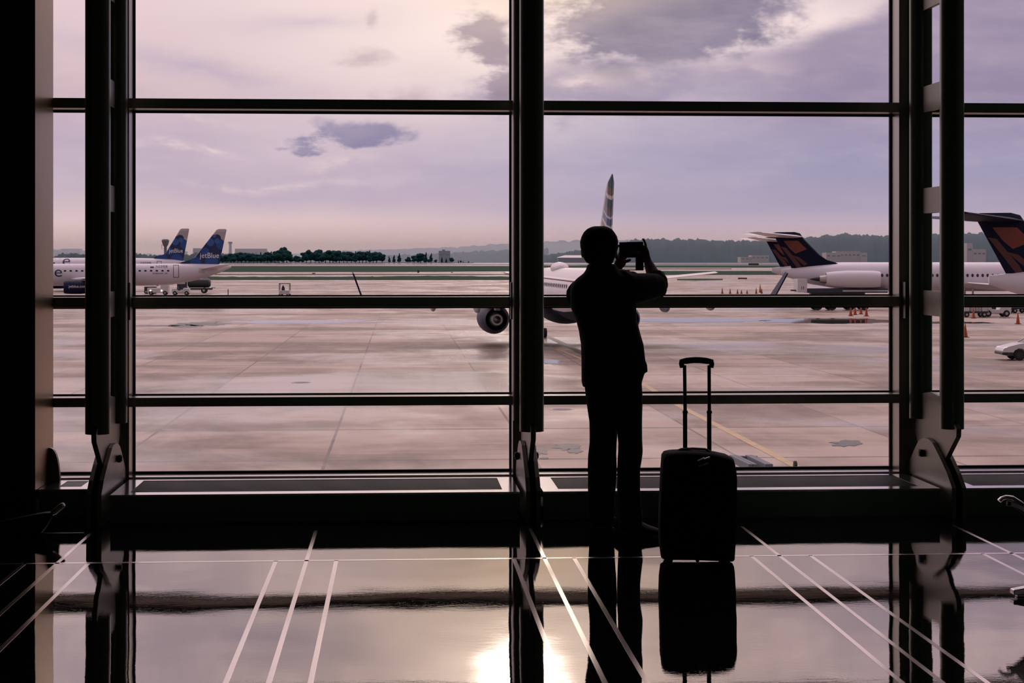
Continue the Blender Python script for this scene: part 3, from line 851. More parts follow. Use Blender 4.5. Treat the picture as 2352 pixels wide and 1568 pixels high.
E190 = [(0,4.72,.10,.15),(1.5,4.52,.45,.62),(3.5,4.18,.8,1.0),(6,3.87,1.15,1.36),(9,3.60,1.42,1.62),(12,3.52,1.5,1.68),(28,3.52,1.5,1.68),(31,3.48,1.46,1.60),(33.5,3.32,1.2,1.28),(35.3,3.08,.75,.78),(36.2,2.95,.1,.1)]
def regional(t, livery, fin_m, body_m, eng_m, belly=None, bz=None, fin_pts=None, ey=4.85):
    st = E190
    fuselage(t, st, body_m, belly, bz)
    fin = fin_pts or [(1.9,4.8),(.7,10.45),(.9,10.57),(1.9,10.57),(2.25,10.45),(5.8,5.9),(6.8,5.45),(8.0,5.15),(8.0,4.9)]
    fo = MB().blade(fin, 'y', 0, .34, .86).build('tail_fin', fin_m, t)
    for sd in (-1, 1):
        MB().wing((4.9, sd*.5, 4.35), 2.7, (1.9, sd*6.05, 5.0), 1.35, .11).build('tailplane', body_m, t)
        w = MB().wing((24.2, sd*1.2, 2.85), 6.6, (18.6, sd*13.6, 3.30), 1.6, .10).build('wing', M['silver'] if livery == 'us' else body_m, t)
        wl = MB()
        pr = [(18.4, 3.2), (16.9, 3.25), (15.9, 4.85), (16.5, 4.95)]
        wl.loft([[(x, sd*(13.55 + (z-3.2)*.38), z) for x, z in pr], [(x, sd*(13.65 + (z-3.2)*.38), z) for x, z in pr]])
        wl.build('winglet', M['navy'] if livery != 'us' else M['blueeng'], w)
        for yy, xx, L_ in ((6.2, 16.9, 3.2), (9.1, 16.2, 2.6), (3.3, 17.6, 3.2)):
            MB().ell((xx, sd*yy, 2.62 + (yy-6.2)*.045), (L_*.5, .19, .34), 16, 10).build('flap_fairing', M['belly'], w, smooth=True)
        e = nacelle(t, (23.0, sd*ey, 1.72), 4.0, 1.04, eng_m)
        MB().prism([(25.2,2.4),(20.0,2.35),(20.5,2.75),(23.2,2.95)], 'y', sd*ey-.16, sd*ey+.16).build('pylon', body_m, e)
        gear(t, 18.8, sd*2.97, 2.4)
    gear(t, 32.6, 0, 2.1, .35, .25)
    return fo
M['tailcone'] = M['belly']
# front blue tailed airliner
zA = F / 14.8
jetA = thing('airliner', 'white regional airliner with a blue bubble pattern tail, nearer of the two at left', 'aircraft')
pA = W(531, 600, zA); jetA.location = (pA.x, pA.y, ZG); jetA.rotation_euler = (0,0, radians(192) - PSI)
def frame_x(px_tail, z0, th):
    c_, s_ = cos(radians(th)), sin(radians(th)); X0 = (px_tail - 1176) / F * z0
    def fx(px, y=1.3):
        t = (px - 1176) / F
        return (t * (z0 + y*c_) - X0 + y*s_) / (c_ - t*s_)
    def fz(py, x=8.0): return GH - (py - HZ) * (z0 + x*s_) / F
    return fx, fz
jx, jz = frame_x(531, zA, 192)
CAPS['blue bubble tail paint'] = [(jx(499), jz(547), .62), (jx(489), jz(547.5), .62), (jx(507), jz(556), .5)]
mA = fin_blue_mat('blue bubble tail paint',
    [(jx(472), jz(578), .62), (jx(487), jz(601), 1.0), (jx(450), jz(602), .85), (jx(509), jz(562), .75), (jx(512), jz(585), .4)],
    [(jx(484), jz(556), .58), (jx(500), jz(553), .42), (jx(493), jz(541), .30)], jz(549), -.25, jx(500))
regional(jetA, 'blue', mA, M['white'], M['blueeng'])
windows(jetA, E190, [jx(321 + 13.05*k) for k in range(6)] + [jx(321 - 13.2*k) for k in range(1, 20) if k not in (14,15,16,17,18)], 4.08, .19, (1, -1))
fus_text(jetA, E190, 'N239JB', .50, jx(357.5), 4.62, 1, M['txtb'], 'registration', width=1.75)
fus_text(jetA, E190, 'EMBRAER 190', .30, jx(350), 3.62, 1, M['txtb'], 'model_lettering', shear=.3, width=2.25)
fus_text(jetA, E190, 'jetBlue', 2.35, jx(143) + 7.6, 3.25, 1, M['txtb'], 'airline_lettering', width=7.6)
flat_text(jetA, 'jetBlue', 1.15, jx(459.5), jz(592), .176, 1, M['txtw'], 'tail_lettering', width=2.95)
# registration flag, door outline, engine web address
def fus_patch(t, st, x0, x1, z0, z1, sd, m, name):
    mb = MB(); n = 6
    R1 = [mb.verts([(x, sd*(surf(st, x, z0 + (z1-z0)*k/n) + .02), z0 + (z1-z0)*k/n) for x in (x0, x1)]) for k in range(n+1)]
    for a, b in zip(R1, R1[1:]): mb.face([a[0], a[1], b[1], b[0]])
    return mb.build(name, m, t)
def fus_door(t, st, x0, x1, z0, z1, sd, m, w=.07):
    mb = MB(); 
    def q(a, b, c, d):
        n = 8
        R1 = [mb.verts([(x, sd*(surf(st, x, c + (d-c)*k/n) + .022), c + (d-c)*k/n) for x in (a, b)]) for k in range(n+1)]
        for r1, r2 in zip(R1, R1[1:]): mb.face([r1[0], r1[1], r2[1], r2[0]])
    q(x0, x0+w, z0, z1); q(x1-w, x1, z0, z1); q(x0, x1, z0, z0+w); q(x0, x1, z1-w, z1)
    return mb.build('door_outline', m, t)
fus_patch(jetA, E190, jx(345), jx(349), jz(615), jz(611.5), 1, M['txtb'], 'flag')
fus_patch(jetA, E190, jx(349), jx(353.5), jz(615), jz(611.5), 1, M['redd'], 'flag_stripes')
fus_door(jetA, E190, jx(411), jx(398), jz(637), jz(608), 1, M['txtb'])
fus_patch(jetA, E190, jx(470), jx(456.5), 3.75, 4.55, 1, M['greyl'], 'tail_panel')
def eng_text(body, size, x0, c, r, sd, width):
    def fn(u_, v_):
        a = v_ / r
        return (x0 - sd*u_, c[0] + sd*(r + .03)*cos(a), c[1] + (r + .03)*sin(a))
    return text_obj('engine_lettering', body, size, fn, M['txtw'], jetA, width=width)
eng_text('jetblue.com', .55, 24.3, (4.85, 1.65), 1.04, 1, 2.5)

# rear blue tailed airliner
A320 = [(0,4.9,.1,.2),(1.5,4.85,.5,.65),(4,4.75,1.0,1.15),(8,4.4,1.6,1.7),(12,4.15,1.93,2.03),(14,4.12,1.98,2.07),(32,4.12,1.98,2.07),(35,3.95,1.7,1.75),(37,3.6,.9,.9),(37.6,3.5,.1,.1)]
zB = F / 12.2
jetB = thing('airliner', 'white airliner with a blue bubble pattern tail, partly hidden behind the nearer one at left', 'aircraft')
pB = W(450, 600, zB); jetB.location = (pB.x, pB.y, ZG); jetB.rotation_euler = (0,0, radians(188) - PSI)
kx, kz = frame_x(450, zB, 188)
CAPS['blue bubble tail paint rear'] = [(kx(413), kz(547.5), .7), (kx(404), kz(549), .6), (kx(421), kz(556), .55)]
mB = fin_blue_mat('blue bubble tail paint rear',
    [(kx(388), kz(576), .75), (kx(405), kz(597), 1.15), (kx(371), kz(592), 1.0), (kx(424), kz(562), .8)],
    [(kx(402), kz(555), .65), (kx(415), kz(551), .45)], kz(549), -.25, kx(414))
fuselage(jetB, A320, M['white'])
finB = [(kx(419), 5.2), (kx(434), 11.6), (kx(432), 11.7), (kx(417), 11.7), (kx(413), 11.55), (kx(377), kz(585)), (kx(368), kz(589)), (kx(352), kz(592)), (kx(352), 5.6)]
MB().blade(finB, 'y', 0, .4, .86).build('tail_fin', mB, jetB)
flat_text(jetB, 'jetBlue', 1.1, kx(387.5), kz(580), .206, 1, M['txtw'], 'tail_lettering', width=2.55)
fus_text(jetB, A320, 'jetBlue', 2.8, kx(162) + 9.6, kz(609, 20), 1, M['txtb'], 'airline_lettering', width=9.6)
fus_text(jetB, A320, 'N534JB', .5, kx(323), kz(605.5), 1, M['txtb'], 'registration', width=1.9)
fus_door(jetB, A320, kx(371), kx(360), kz(625), kz(599), 1, M['txtb'])
for sd in (-1, 1):
    MB().wing((4.6, sd*.6, 5.0), 3.0, (1.6, sd*6.2, 5.6), 1.4, .1).build('tailplane', M['white'], jetB)
    MB().wing((25, sd*1.6, 2.9), 7.0, (16.8, sd*16.8, 4.1), 1.6, .11).build('wing', M['white'], jetB)
    e = nacelle(jetB, (24.5, sd*5.75, 1.75), 4.4, 1.18, M['blueeng'])
    gear(jetB, 19.5, sd*3.8, 2.8)
gear(jetB, 32.2, 0, 2.4, .38, .3)

# middle airliner seen from behind
usj = thing('airliner', 'silver airliner with a striped tail fin, seen from behind past the person', 'aircraft')
pU = W(1176 + 4100*5.73/100.0, 600, 100.0); usj.location = (pU.x, pU.y, ZG); usj.rotation_euler = (0, 0, radians(96.3) - PSI)
def stripe_mat():
    m = bpy.data.materials.new('striped grey blue tail paint'); m.use_nodes = True; nt = NT(m.node_tree); b = nt.n['Principled BSDF']
    tc = nt.new('ShaderNodeTexCoord'); sp = nt.new('ShaderNodeSeparateXYZ'); nt.l.new(tc.outputs['Object'], sp.inputs[0])
    X, Z = V(nt, sp.outputs[0]), V(nt, sp.outputs[2])
    s_ = Z - (X - 1.2) * .34                      # slanting stripes
    lead = X + (Z - 5.9) * .946
    c = nt.ramp((s_ - 5.0) / 6.0, [(0, (.33,.32,.40)), (.345, (.30,.30,.40)), (.362, (.25,.11,.08)), (.395, (.22,.12,.10)), (.405, (.55,.50,.54)), (.425, (.55,.50,.54)), (.435, (.05,.10,.19)), (.50, (.05,.11,.20)), (.508, (.45,.46,.53)), (.52, (.45,.46,.53)), (.53, (.07,.12,.20)), (.575, (.13,.09,.10)), (.62, (.012,.05,.075)), (.698, (.012,.055,.08)), (.705, (.52,.45,.48)), (.735, (.52,.45,.48)), (.745, (.10,.075,.07)), (.80, (.12,.08,.06)), (.825, (.012,.065,.10)), (1, (.012,.06,.09))])
    c = nt.mix(nt.sstep(lead, 5.0, 5.3), c, (.50,.42,.44))
    nt.l.new(c, b.inputs['Base Color']); b.inputs['Roughness'].default_value = .35; return m
finU = [(2.0,4.8),(.62,10.5),(.66,10.58),(1.15,10.4),(1.7,10.05),(2.1,9.6),(5.6,5.9),(6.8,5.45),(8.0,5.15),(8.0,4.9)]
regional(usj, 'us', stripe_mat(), M['silver'], M['blueeng'], M['navy'], lambda x: 2.6, finU, 4.5)
windows(usj, E190, [9.5 + .81*k for k in range(28)], 4.05, .16, (1, -1), 1.3)
MB().ell((20.5, 0, 2.35), (6.0, 1.5, .9), 24, 14).build('belly_fairing', M['navy'], usj, smooth=True)
MB().ell((21.0, .2, 5.18), (1.3, .62, .42), 18, 10).build('antenna_dome', M['silver'], usj, smooth=True)
MB().blade([(11.0,1.2),(11.3,1.2),(11.6,1.95),(11.0,1.95)], 'y', 0, .05).build('belly_antenna', M['darkm'], usj)

# T tailed airliners
MD = [(0,4.35,.15,.32),(1.5,4.18,.6,.66),(3.3,4.0,1.0,1.05),(6.6,3.87,1.45,1.48),(10,3.80,1.65,1.65),(38,3.80,1.65,1.65),(41,3.72,1.5,1.5),(43.5,3.5,1.0,1.0),(45,3.3,.1,.1)]
def ttail(label, px_tail, s, theta, stab='silver'):
    t = thing('airliner', label, 'aircraft'); zc = F / s; p = W(px_tail, 600, zc); t.location = (p.x, p.y, ZG); t.rotation_euler = (0,0, radians(theta) - PSI)
    fuselage(t, MD, M['white'])
    fin = [(1.5,4.2),(-.95,8.75),(-1.1,8.9),(-.6,9.0),(1.5,9.02),(2.15,8.85),(2.6,8.2),(4.4,6.36),(5.5,5.6),(6.8,5.22),(6.8,4.9),(3.3,4.6)]
    MB().blade(fin, 'y', 0, .42, .86).build('tail_fin', M['navy'], t)
    for y_, sg in ((-.216, -1), (.216, 1)):
        for k, (pts, m) in enumerate(((((.2,8.0),(1.9,8.0),(2.9,7.0),(1.6,6.5),(.9,7.1)), M['redl']), (((-.1,7.3),(.5,7.2),(2.0,5.4),(2.4,4.75),(1.8,4.85),(1.0,5.9)), M['redd']), (((1.2,6.3),(2.0,6.1),(3.0,5.3),(2.6,5.1)), M['redd']))):
            mb = MB(); mb.face(mb.verts([(a, y_, b) for a, b in pts])); mb.build('tail_emblem', m, t)
    for sd in (-1, 1):
        MB().wing((2.4, sd*.15, 8.45), 3.9, (-2.6, sd*6.1, 8.85), 1.6, .12).build('tailplane', M[stab], t)
        e = nacelle(t, (7.9, sd*2.75, 3.55), 6.1, .98, M['white'], .80)
        MB().box((5.2, min(sd*1.2, sd*2.1), 3.45), (9.6, max(sd*1.2, sd*2.1), 3.85)).build('pylon', M['silver'], e, bevel=.1)
        MB().wing((28.5, sd*1.3, 2.5), 7.5, (18.5, sd*16.4, 3.3), 1.4, .12).build('wing', M['silver'], t)
        gear(t, 21.5, sd*2.5, 2.5, .52)
    gear(t, 41.0, 0, 2.2, .33, .22)
    MB().ell((-1.0, 0, 8.72), (.9, .2, .18), 14, 8).build('tail_bullet', M['navy'], t, smooth=True)
    return t
dA = ttail('T tailed airliner with its white rear engine in full view at right', 1795, 19.7, -4)
windows(dA, MD, [(2019-1795)/19.7 + .57*k for k in range(44)], 3.98, .15, (-1, 1), 1.3)
dB = ttail('T tailed airliner almost hidden behind the nearer one, only its tail showing at left', 1773, 16.2, -2)
windows(dB, MD, [12 + .57*k for k in range(40)], 3.98, .15, (-1, 1), 1.3)
dC = ttail('nearest T tailed airliner, its large dark tail cut by the right edge', 2271, 33.0, -3, 'navy')  # navy tailplane colour stands in for the shade on its underside
windows(dC, MD, [12 + .57*k for k in range(40)], 3.98, .15, (-1, 1), 1.3)

# ------------------------------------------------------------------ ground vehicles
M['vwhite'] = mat('white vehicle paint', (.62,.60,.64), .35)
M['vdark'] = mat('dark vehicle paint', (.02,.025,.03), .4)
M['vblue'] = mat('dark blue vehicle paint', (.02,.03,.06), .4)
M['orange'] = mat('orange traffic cone plastic', (.36,.055,.008), .5)
M['lampw'] = bpy.data.materials.new('lit headlamp'); M['lampw'].use_nodes = True
_b = M['lampw'].node_tree.nodes['Principled BSDF']; _b.inputs['Emission Color'].default_value = (1,.72,.35,1); _b.inputs['Emission Strength'].default_value = 3.0
def vloc(px, py): p = G(px, py); return (p.x, p.y, ZG)
def wheels(t, xs, ys, r, w=.22):
    for x in xs:
        for y in ys:
            o = MB().wheel((x, y, r), r, w, 'y', 18).build('wheel', M['tyre'], t, smooth=True)
            MB().wheel((x, y, r), r*.5, w*1.04, 'y', 12).build('hub', M['metal'], o)
def tug(label, px, py, rz=0, cab=True):
    t = thing('baggage_tug', label, 'tug', vloc(px, py), rz)
    MB().prism([(-1.45,.35),(1.45,.35),(1.45,1.05),(.5,1.18),(.2,.75),(-.5,.75),(-.7,1.1),(-1.45,1.05)], 'y', -.65, .65).build('body', M['vwhite'], t, bevel=.06)
    wheels(t, (-.95,.95), (-.6,.6), .34)
    MB().box((-.55,-.4,.75),(-.05,.4,.95)).box((-.62,-.4,.9),(-.48,.4,1.4)).build('seat', M['vdark'], t)
    MB().tube([(.25,.0,1.0),(-.02,0,1.35)], .03, 6).build('steering_column', M['vdark'], t)
    return t
tug('small white open tug in front of the dark tanker truck', 416, 677.5)
def tanker():
    t = thing('tanker_truck', 'dark tanker truck behind the front airliner\'s rear fuselage', 'truck', vloc(448, 673), 0)
    MB().tube([(-1.2,0,1.75),(-1.0,0,1.75),(2.4,0,1.75),(2.7,0,1.75)], [.55,.78,.78,.5], 20).build('tank', M['vdark'], t, smooth=True)
    MB().box((-3.0,-.95,.75),(-1.4,.95,2.05)).prism([(-2.8,2.05),(-1.5,2.05),(-1.6,2.6),(-2.5,2.6)],'y',-.9,.9).build('cab', M['vblue'], t, bevel=.05)
    MB().box((-2.9,-.97,1.6),(-1.6,-.955,2.0)).build('cab_window', M['greyl'], t)
    MB().box((-3.0,-.6,.6),(3.0,.6,.9)).build('chassis', M['vdark'], t)
    wheels(t, (-2.3,1.6), (-.85,.85), .48)
    rl = MB()
    for x in (-.8,-.2,.4,1.0,1.6,2.2): rl.box((x-.03,-.85,2.3),(x+.03,-.79,2.75))
    rl.box((-.8,-.85,2.7),(2.2,-.79,2.75)); rl.build('handrail', M['metal'], t)
    MB().box((2.9,-.5,.9),(3.5,.5,1.0)).build('rear_platform', M['vdark'], t)
tanker()
def van():
    t = thing('service_van', 'small white van with two lit headlamps under the front airliner', 'van', vloc(362, 677), 0)
    MB().box((-1.6,-.8,.35),(1.9,.8,1.15)).box((.55,-.8,1.1),(1.9,.8,2.45)).build('body', M['vwhite'], t, bevel=.08)
    MB().box((.6,-.82,1.7),(1.5,-.80,2.0)).build('side_stripe', M['vdark'], t)
    wheels(t, (-1.0,1.3), (-.75,.75), .34)
    for x in (-1.05, .75): MB().wheel((x, -.83, .72), .13, .06, 'y', 12).build('headlamp', M['lampw'], t)
van()
def loader(px, py):
    t = thing('belt_loader', 'dark belt loader parked left of the white van under the fuselage', 'belt loader', vloc(px, py), 0)
    MB().box((-1.0,-.7,.5),(1.0,.7,1.2)).build('chassis', M['vdark'], t, bevel=.05)
    MB().prism([(-1.4,2.0),(1.3,1.3),(1.3,1.5),(-1.4,2.25)], 'y', -.5,.5).build('belt', M['vdark'], t)
    wheels(t, (-.7,.7), (-.65,.65), .33)
loader(346, 674)
def cart(px, py):
    t = thing('covered_cart', 'small white roofed apron cart with a driver, alone on the open apron', 'cart', vloc(px, py), 0); w = .85
    MB().box((-w,-1.2,.4),(w,1.2,1.0)).build('body', M['vwhite'], t, bevel=.05)
    MB().box((-w,-1.1,2.0),(w,1.2,2.12)).build('roof', M['vdark'], t)
    p_ = MB()
    for x in (-w, w-.09):
        for y in (-1.1,1.1): p_.box((x,y,1.0),(x+.09,y+.09,2.0))
    p_.build('frame', M['vdark'], t)
    wheels(t, (-.6,.6), (-.8,.8), .3)
    MB().ell((-.25,-.1,1.62),(.13,.13,.16)).ell((-.25,0,1.2),(.28,.2,.42)).build('driver', M['vdark'], t, smooth=True)
    MB().box((-.6,-1.22,.68),(-.35,-1.2,.8)).build('headlamp', M['greyl'], t); MB().box((.35,-1.22,.68),(.6,-1.2,.8)).build('headlamp', M['greyl'], t)
cart(654, 681)
def gse_truck():
    t = thing('lift_truck', 'flat lift truck with a tall white box, under the rear engine at right', 'truck', vloc(1938, 711.5), 0)
    s = 19.9
    X = lambda px: (px - 1938) / s
    Z = lambda py: (711.5 - py) / s
    MB().box((X(1826),-1.1,Z(671)),(X(1848),1.1,Z(640))).build('box', M['vwhite'], t, bevel=.04)
    for xx in (X(1835), X(1839)): MB().box((xx,-1.12,Z(664)),(xx+.06,-1.1,Z(657))).build('box_mark', M['vdark'], t)
    MB().box((X(1848),-1.1,Z(672)),(X(2035),1.1,Z(662))).build('deck', M['vblue'], t, bevel=.05)
    MB().box((X(1815),-.3,Z(668)),(X(1830),.3,Z(665))).build('tow_arm', M['vdark'], t)
    MB().box((X(1850),-.9,Z(702)),(X(1995),.9,Z(690))).build('chassis', M['vwhite'], t)
    MB().box((X(1860),-.5,Z(692)),(X(1985),.5,Z(670))).build('lift', M['vdark'], t)
    wheels(t, (X(1874), X(1907), X(1950), X(1982)), (-.85,.85), .52, .3)
    MB().box((X(1930),-1.15,Z(669)),(X(2037),-1.1,Z(666))).build('rail', M['vwhite'], t)
gse_truck()
def dolly(label, px, py, L, m, n=3, h=1.5):
    t = thing('baggage_cart', label, 'baggage cart', vloc(px, py), 0)
    MB().box((-L/2,-.7,.42),(L/2,.7,.58)).build('deck', M['vdark'], t)
    MB().box((-L/2,-.7,h),(L/2,.7,h+.08)).build('roof', m, t)
    f = MB()
    for k in range(4):
        x = -L/2 + (L-.08) * k / 3
        for y in (-.7,.62): f.box((x,y,.55),(x+.08,y+.08,h))
    f.build('frame', M['metal'], t)
    b = random.Random(px)
    for k in range(n):
        x = -L/2 + .2 + (L-.8) * k / max(1, n-1); hh = b.uniform(.35,.75)
        MB().box((x,-.5,.58),(x+.55,.4,.58+hh)).build('load_box', b.choice([M['vwhite'], M['vblue'], M['greyl']]), t, bevel=.03)
    wheels(t, (-L/2+.4, L/2-.4), (-.6,.6), .27)
    return t
dolly('loaded baggage cart half hidden by the right truss, behind a cone', 2236, 728, 2.6, M['vwhite'], 4)
tug('white tug next to the loaded cart at far right', 2286, 727)
dolly('farther baggage cart left of centre in the right bay', 2296, 719, 2.2, M['greyl'], 3)
dolly('farther baggage cart nearest the right frame edge', 2339, 718.5, 2.0, M['vwhite'], 3)
# cones
def cone_proto(px, py, label, h=.75, m=None):
    t = thing('traffic_cone', label, 'cone', vloc(px, py), 0)
    MB().loft([[(r_*cos(2*pi*k/14), r_*sin(2*pi*k/14), z) for k in range(14)] for r_, z in ((.19,.04),(.03,1.0*h))]).build('cone_body', m or M['orange'], t, smooth=True)
    MB().box((-.24,-.24,0),(.24,.24,.045)).build('base', M['vdark'], t)
    return t
c0 = cone_proto(1954, 725.5, 'leftmost of the four orange cones beside the lift truck', 1.0)
for px_, py_, lb in ((1964,723,'second from left of the four orange cones beside the lift truck'),(1977.5,721.5,'third from left of the four orange cones beside the lift truck'),(1990,726,'rightmost of the four orange cones beside the lift truck'),
                     (2338,744,'orange cone standing alone at the right edge, behind the white car'),(2236,731,'orange cone in front of the loaded baggage cart'),(2217,774.5,'cone just peeking out from behind the right truss, nearest to the window')):
    dup(c0, vloc(px_, py_), label=lb)
M['cdark'] = mat('brown orange cone in shade', (.22,.05,.02), .6)  # darker copy of the cone orange, shade put into the colour
c1 = cone_proto(1746, 671.5, 'tallest cone of the far row, left of the diagonal winglet', 1.5, M['cdark'])
for px_, h_ in ((1659,.9),(1677,.8),(1694,.7),(1703,.6),(1716,.6),(1737,.9),(1749.5,.8)):
    dup(c1, vloc(px_, 674.5 if px_ != 1749.5 else 674), label='small dark cone in the far row on the apron', scale=(1,1,h_*.75), group='small cones in the far row')
# airfield signs and posts
def sign(px0, px1, py0, py1, label):
    zc = F * GH / (py1 - HZ); k = zc / F; p = W((px0+px1)/2, py1, zc)
    t = thing('airfield_sign', label, 'sign', (p.x, p.y, ZG)); w = (px1-px0)*k/2
    MB().box((-w,-.12,.25),(w,.12,(py1-py0)*k)).build('board', M['vdark'], t)
    for x in (-w*.7, w*.7): MB().box((x-.06,-.06,0),(x+.06,.06,.3)).build('leg', M['metal'], t)
sign(1695, 1716, 637.5, 642.5, 'flat black airfield sign at right, left of the diagonal winglet')
sign(717, 724, 626.5, 630, 'tiny dark airfield sign on the pale taxiway, above the roofed cart')
sign(958.5, 963, 620, 627.5, 'narrow tall dark sign on the grass near the middle of the left window')
sign(1036, 1040, 624.5, 627.5, 'tiny dark sign right of the narrow tall one')
sign(853, 857, 634.5, 637.5, 'tiny dark sign just on the ragged grass line')
sign(1719, 1743, 604.5, 609.3, 'wide dark structure on the far grass, right of the phone')
def post(px, py0, py1, label):
    zc = F * GH / (py1 - HZ); k = zc / F; p = W(px, py1, zc)
    t = thing('marker_post', label, 'post', (p.x, p.y, ZG)); 
    MB().tube([(0,0,0),(0,0,(py1-py0)*k)], .07, 8).build('pole', M['vdark'], t)
    MB().tube([(0,0,0),(0,0,.06)], .2, 10).build('foot', M['vdark'], t)
post(524, 664, 681, 'thin dark post standing on the apron right of the tanker truck')
# near equipment below the window
def equip():
    zc = 46.0; p = W(1760, 1080, zc); k = zc / F
    t = thing('cargo_dolly', 'grey steel dolly frame parked just outside, behind the suitcase', 'dolly', (p.x, p.y, ZG), -PSI)
    X = lambda px: (px-1760)*k
    Z = lambda py: HC - (py-HZ)*k - ZG
    zt = Z(1046)
    for x0 in (X(1697), X(1707), X(1734), X(1742)):
        MB().prism([(x0, -1.9), (x0 + .10, -1.9), (x0 - .12, .2), (x0 - .22, .2)], 'z', zt - .18, zt).build('rail', M['bld2'], t, bevel=.01)
    MB().box((X(1695),.05,zt-.2),(X(1741),.2,zt-.02)).build('end_beam', M['bld2'], t, bevel=.01)
    MB().box((X(1712),-.75,zt-.24),(X(1745),-.5,zt-.12)).build('cross_beam', M['bld2'], t, bevel=.01)
    MB().box((X(1700),-2.0,zt-.24),(X(1755),-1.8,zt-.08)).build('cross_beam', M['bld2'], t, bevel=.01)
    z2 = Z(1070)
    for x0 in (X(1774), X(1812)):
        MB().prism([(x0 + .12, -1.2), (x0 + .34, -1.2), (x0 + .10, -.1), (x0 - .08, -.1)], 'z', z2 - .1, z2).build('ramp', M['vwhite'], t)
    MB().box((X(1765),-1.0,z2-.2),(X(1822),-.8,z2-.08)).build('link_bar', M['bld2'], t)
    MB().tube([(X(1818),-.4,z2+.02),(X(1824),-.4,z2+.02)], .16, 12).build('roller', M['tyre'], t)
    for x in (X(1700), X(1745), X(1785), X(1815)):
        for y in (-1.6, -.3): MB().wheel((x, y, .2), .2, .12, 'y', 14).build('wheel', M['tyre'], t, smooth=True)
        MB().box((x-.05,-1.6,.2),(x+.05,-.3,z2-.2 if x > X(1760) else zt-.2)).build('leg', M['bld2'], t)
equip()
# white car, nose to the left
def car():
    p = G(2395, 826); t = thing('car', 'white saloon car driving in from the right edge', 'car', (p.x, p.y, ZG), radians(180) - PSI)
    k = 40.0; nose = (2395 - 2293) / k * .98
    n = nose
    body = [(n,.42),(n+.03,.55),(n-.04,.68),(n-.35,.80),(n-.95,.95),(n-1.25,.98),(n-1.9,1.02),(n-4.0,1.02),(n-4.75,.95),(n-4.85,.6),(n-4.75,.35),(n-4.1,.3)]
    def arch(cx):
        return [(cx - .40*cos(a) , .30 + .40*sin(a)) for a in [pi*i/10 for i in range(11)]]
    prof = body + arch(n-3.75) + [(n-3.3,.28),(n-1.4,.28)] + arch(n-.95) + [(n-.5,.3)]
    b = MB(); b.prism(prof, 'y', -.86, .86); b.build('body', M['vwhite'], t, bevel=.07)
    g = MB(); g.loft([[(n-1.25,-.80,.97),(n-4.35,-.80,.97),(n-4.35,.80,.97),(n-1.25,.80,.97)], [(n-2.0,-.62,1.42),(n-3.8,-.62,1.42),(n-3.8,.62,1.42),(n-2.0,.62,1.42)]]); g.build('windows', M['winp'], t, bevel=.03)
    MB().loft([[(n-1.95,-.64,1.40),(n-3.85,-.64,1.40),(n-3.85,.64,1.40),(n-1.95,.64,1.40)], [(n-2.1,-.58,1.46),(n-3.7,-.58,1.46),(n-3.7,.58,1.46),(n-2.1,.58,1.46)]]).build('roof', M['vwhite'], t, bevel=.02)
    for sy in (-1, 1):
        MB().tube([(n-1.27,sy*.78,.99),(n-2.02,sy*.62,1.42)], .035, 6).build('windscreen_pillar', M['vwhite'], t)
        MB().ell((n-.22, sy*.74, .68), (.20,.13,.09), 12, 8).build('headlamp', M['zip'], t, smooth=True)
    MB().box((n-.35,-.87,.32),(n+.05,.87,.50)).box((n-.6,-.87,.25),(n-.3,.87,.5)).build('bumper', M['vdark'], t, bevel=.05)
    for x in (n-.95, n-3.75):
        for y in (-.74, .74):
            o = MB().wheel((x, y, .32), .32, .22, 'y', 22).build('wheel', M['tyre'], t, smooth=True)
            MB().wheel((x, y, .32), .19, .23, 'y', 14).build('hub_cap', M['darkm'], o)
car()

# ------------------------------------------------------------------ apron markings and puddles
M['yline'] = mat('worn yellow marking paint', (.44,.31,.17), .6, 0, .35, 2)
M['wline'] = mat('worn white marking paint', (.60,.50,.46), .6, 0, .2, 2)
M['puddle'] = mat('rain water film', (.02,.02,.022), .03, 0, 0, 1, spec=.6)
M['tar'] = mat('dark wet stain', (.03,.028,.028), .45, 0, .5, 1)
def line_on(name, pts, w, m):
    P = [G(*p) for p in pts]; mb = MB()
    a = []
    for i, q in enumerate(P):
        d = (P[min(i+1, len(P)-1)] - P[max(0, i-1)]); d.z = 0; d.normalize(); n = Vector((-d.y, d.x, 0)) * w / 2
        a.append([(q - n).to_tuple()[:2] + (ZG + .006,), (q + n).to_tuple()[:2] + (ZG + .006,)])
    R1 = [mb.verts(r) for r in a]
    for x, y in zip(R1, R1[1:]): mb.face([x[0], x[1], y[1], y[0]])
    return mb
apron_o = bpy.data.objects['apron']
line_on('l', [(1455,868),(1549,926),(1650,978),(1765,1038),(1900,1110)], .28, None).build('yellow_line', M['yline'], apron_o)
line_on('l', [(1255,790),(1330,822),(1440,872)], .18, None).build('yellow_line', M['yline'], apron_o)
line_on('l', [(1252,770),(1300,792),(1345,815)], .5, None).build('dark_line', M['tar'], apron_o)
def blob(pts_px, m, label, seed, name='puddle', cat='puddle', n=90, amp=.35, z=.010):
    """irregular wet patch; pts_px: (cx, cy, rx, ry)"""
    t = []
    for q, (cx, cyy, rx, ry) in enumerate(pts_px):
        mb = MB(); P = []
        for k in range(n):
            a = 2*pi*k/n; r = 1 + amp * 1.2 * mnoise.noise(Vector((cos(a)*2.2 + seed, sin(a)*2.2, q))) + amp*.6 * mnoise.noise(Vector((cos(a)*7 + seed, sin(a)*7, q)))
            g_ = G(cx + rx*r*cos(a), cyy + ry*r*sin(a)); P.append((g_.x, g_.y, ZG + z))
        mb.face(mb.verts(P)); t.append(mb)
    root = t[0].build(name, m)
    tag(root, label, cat)
    for mb in t[1:]: mb.build('pool', m, root)
    return root
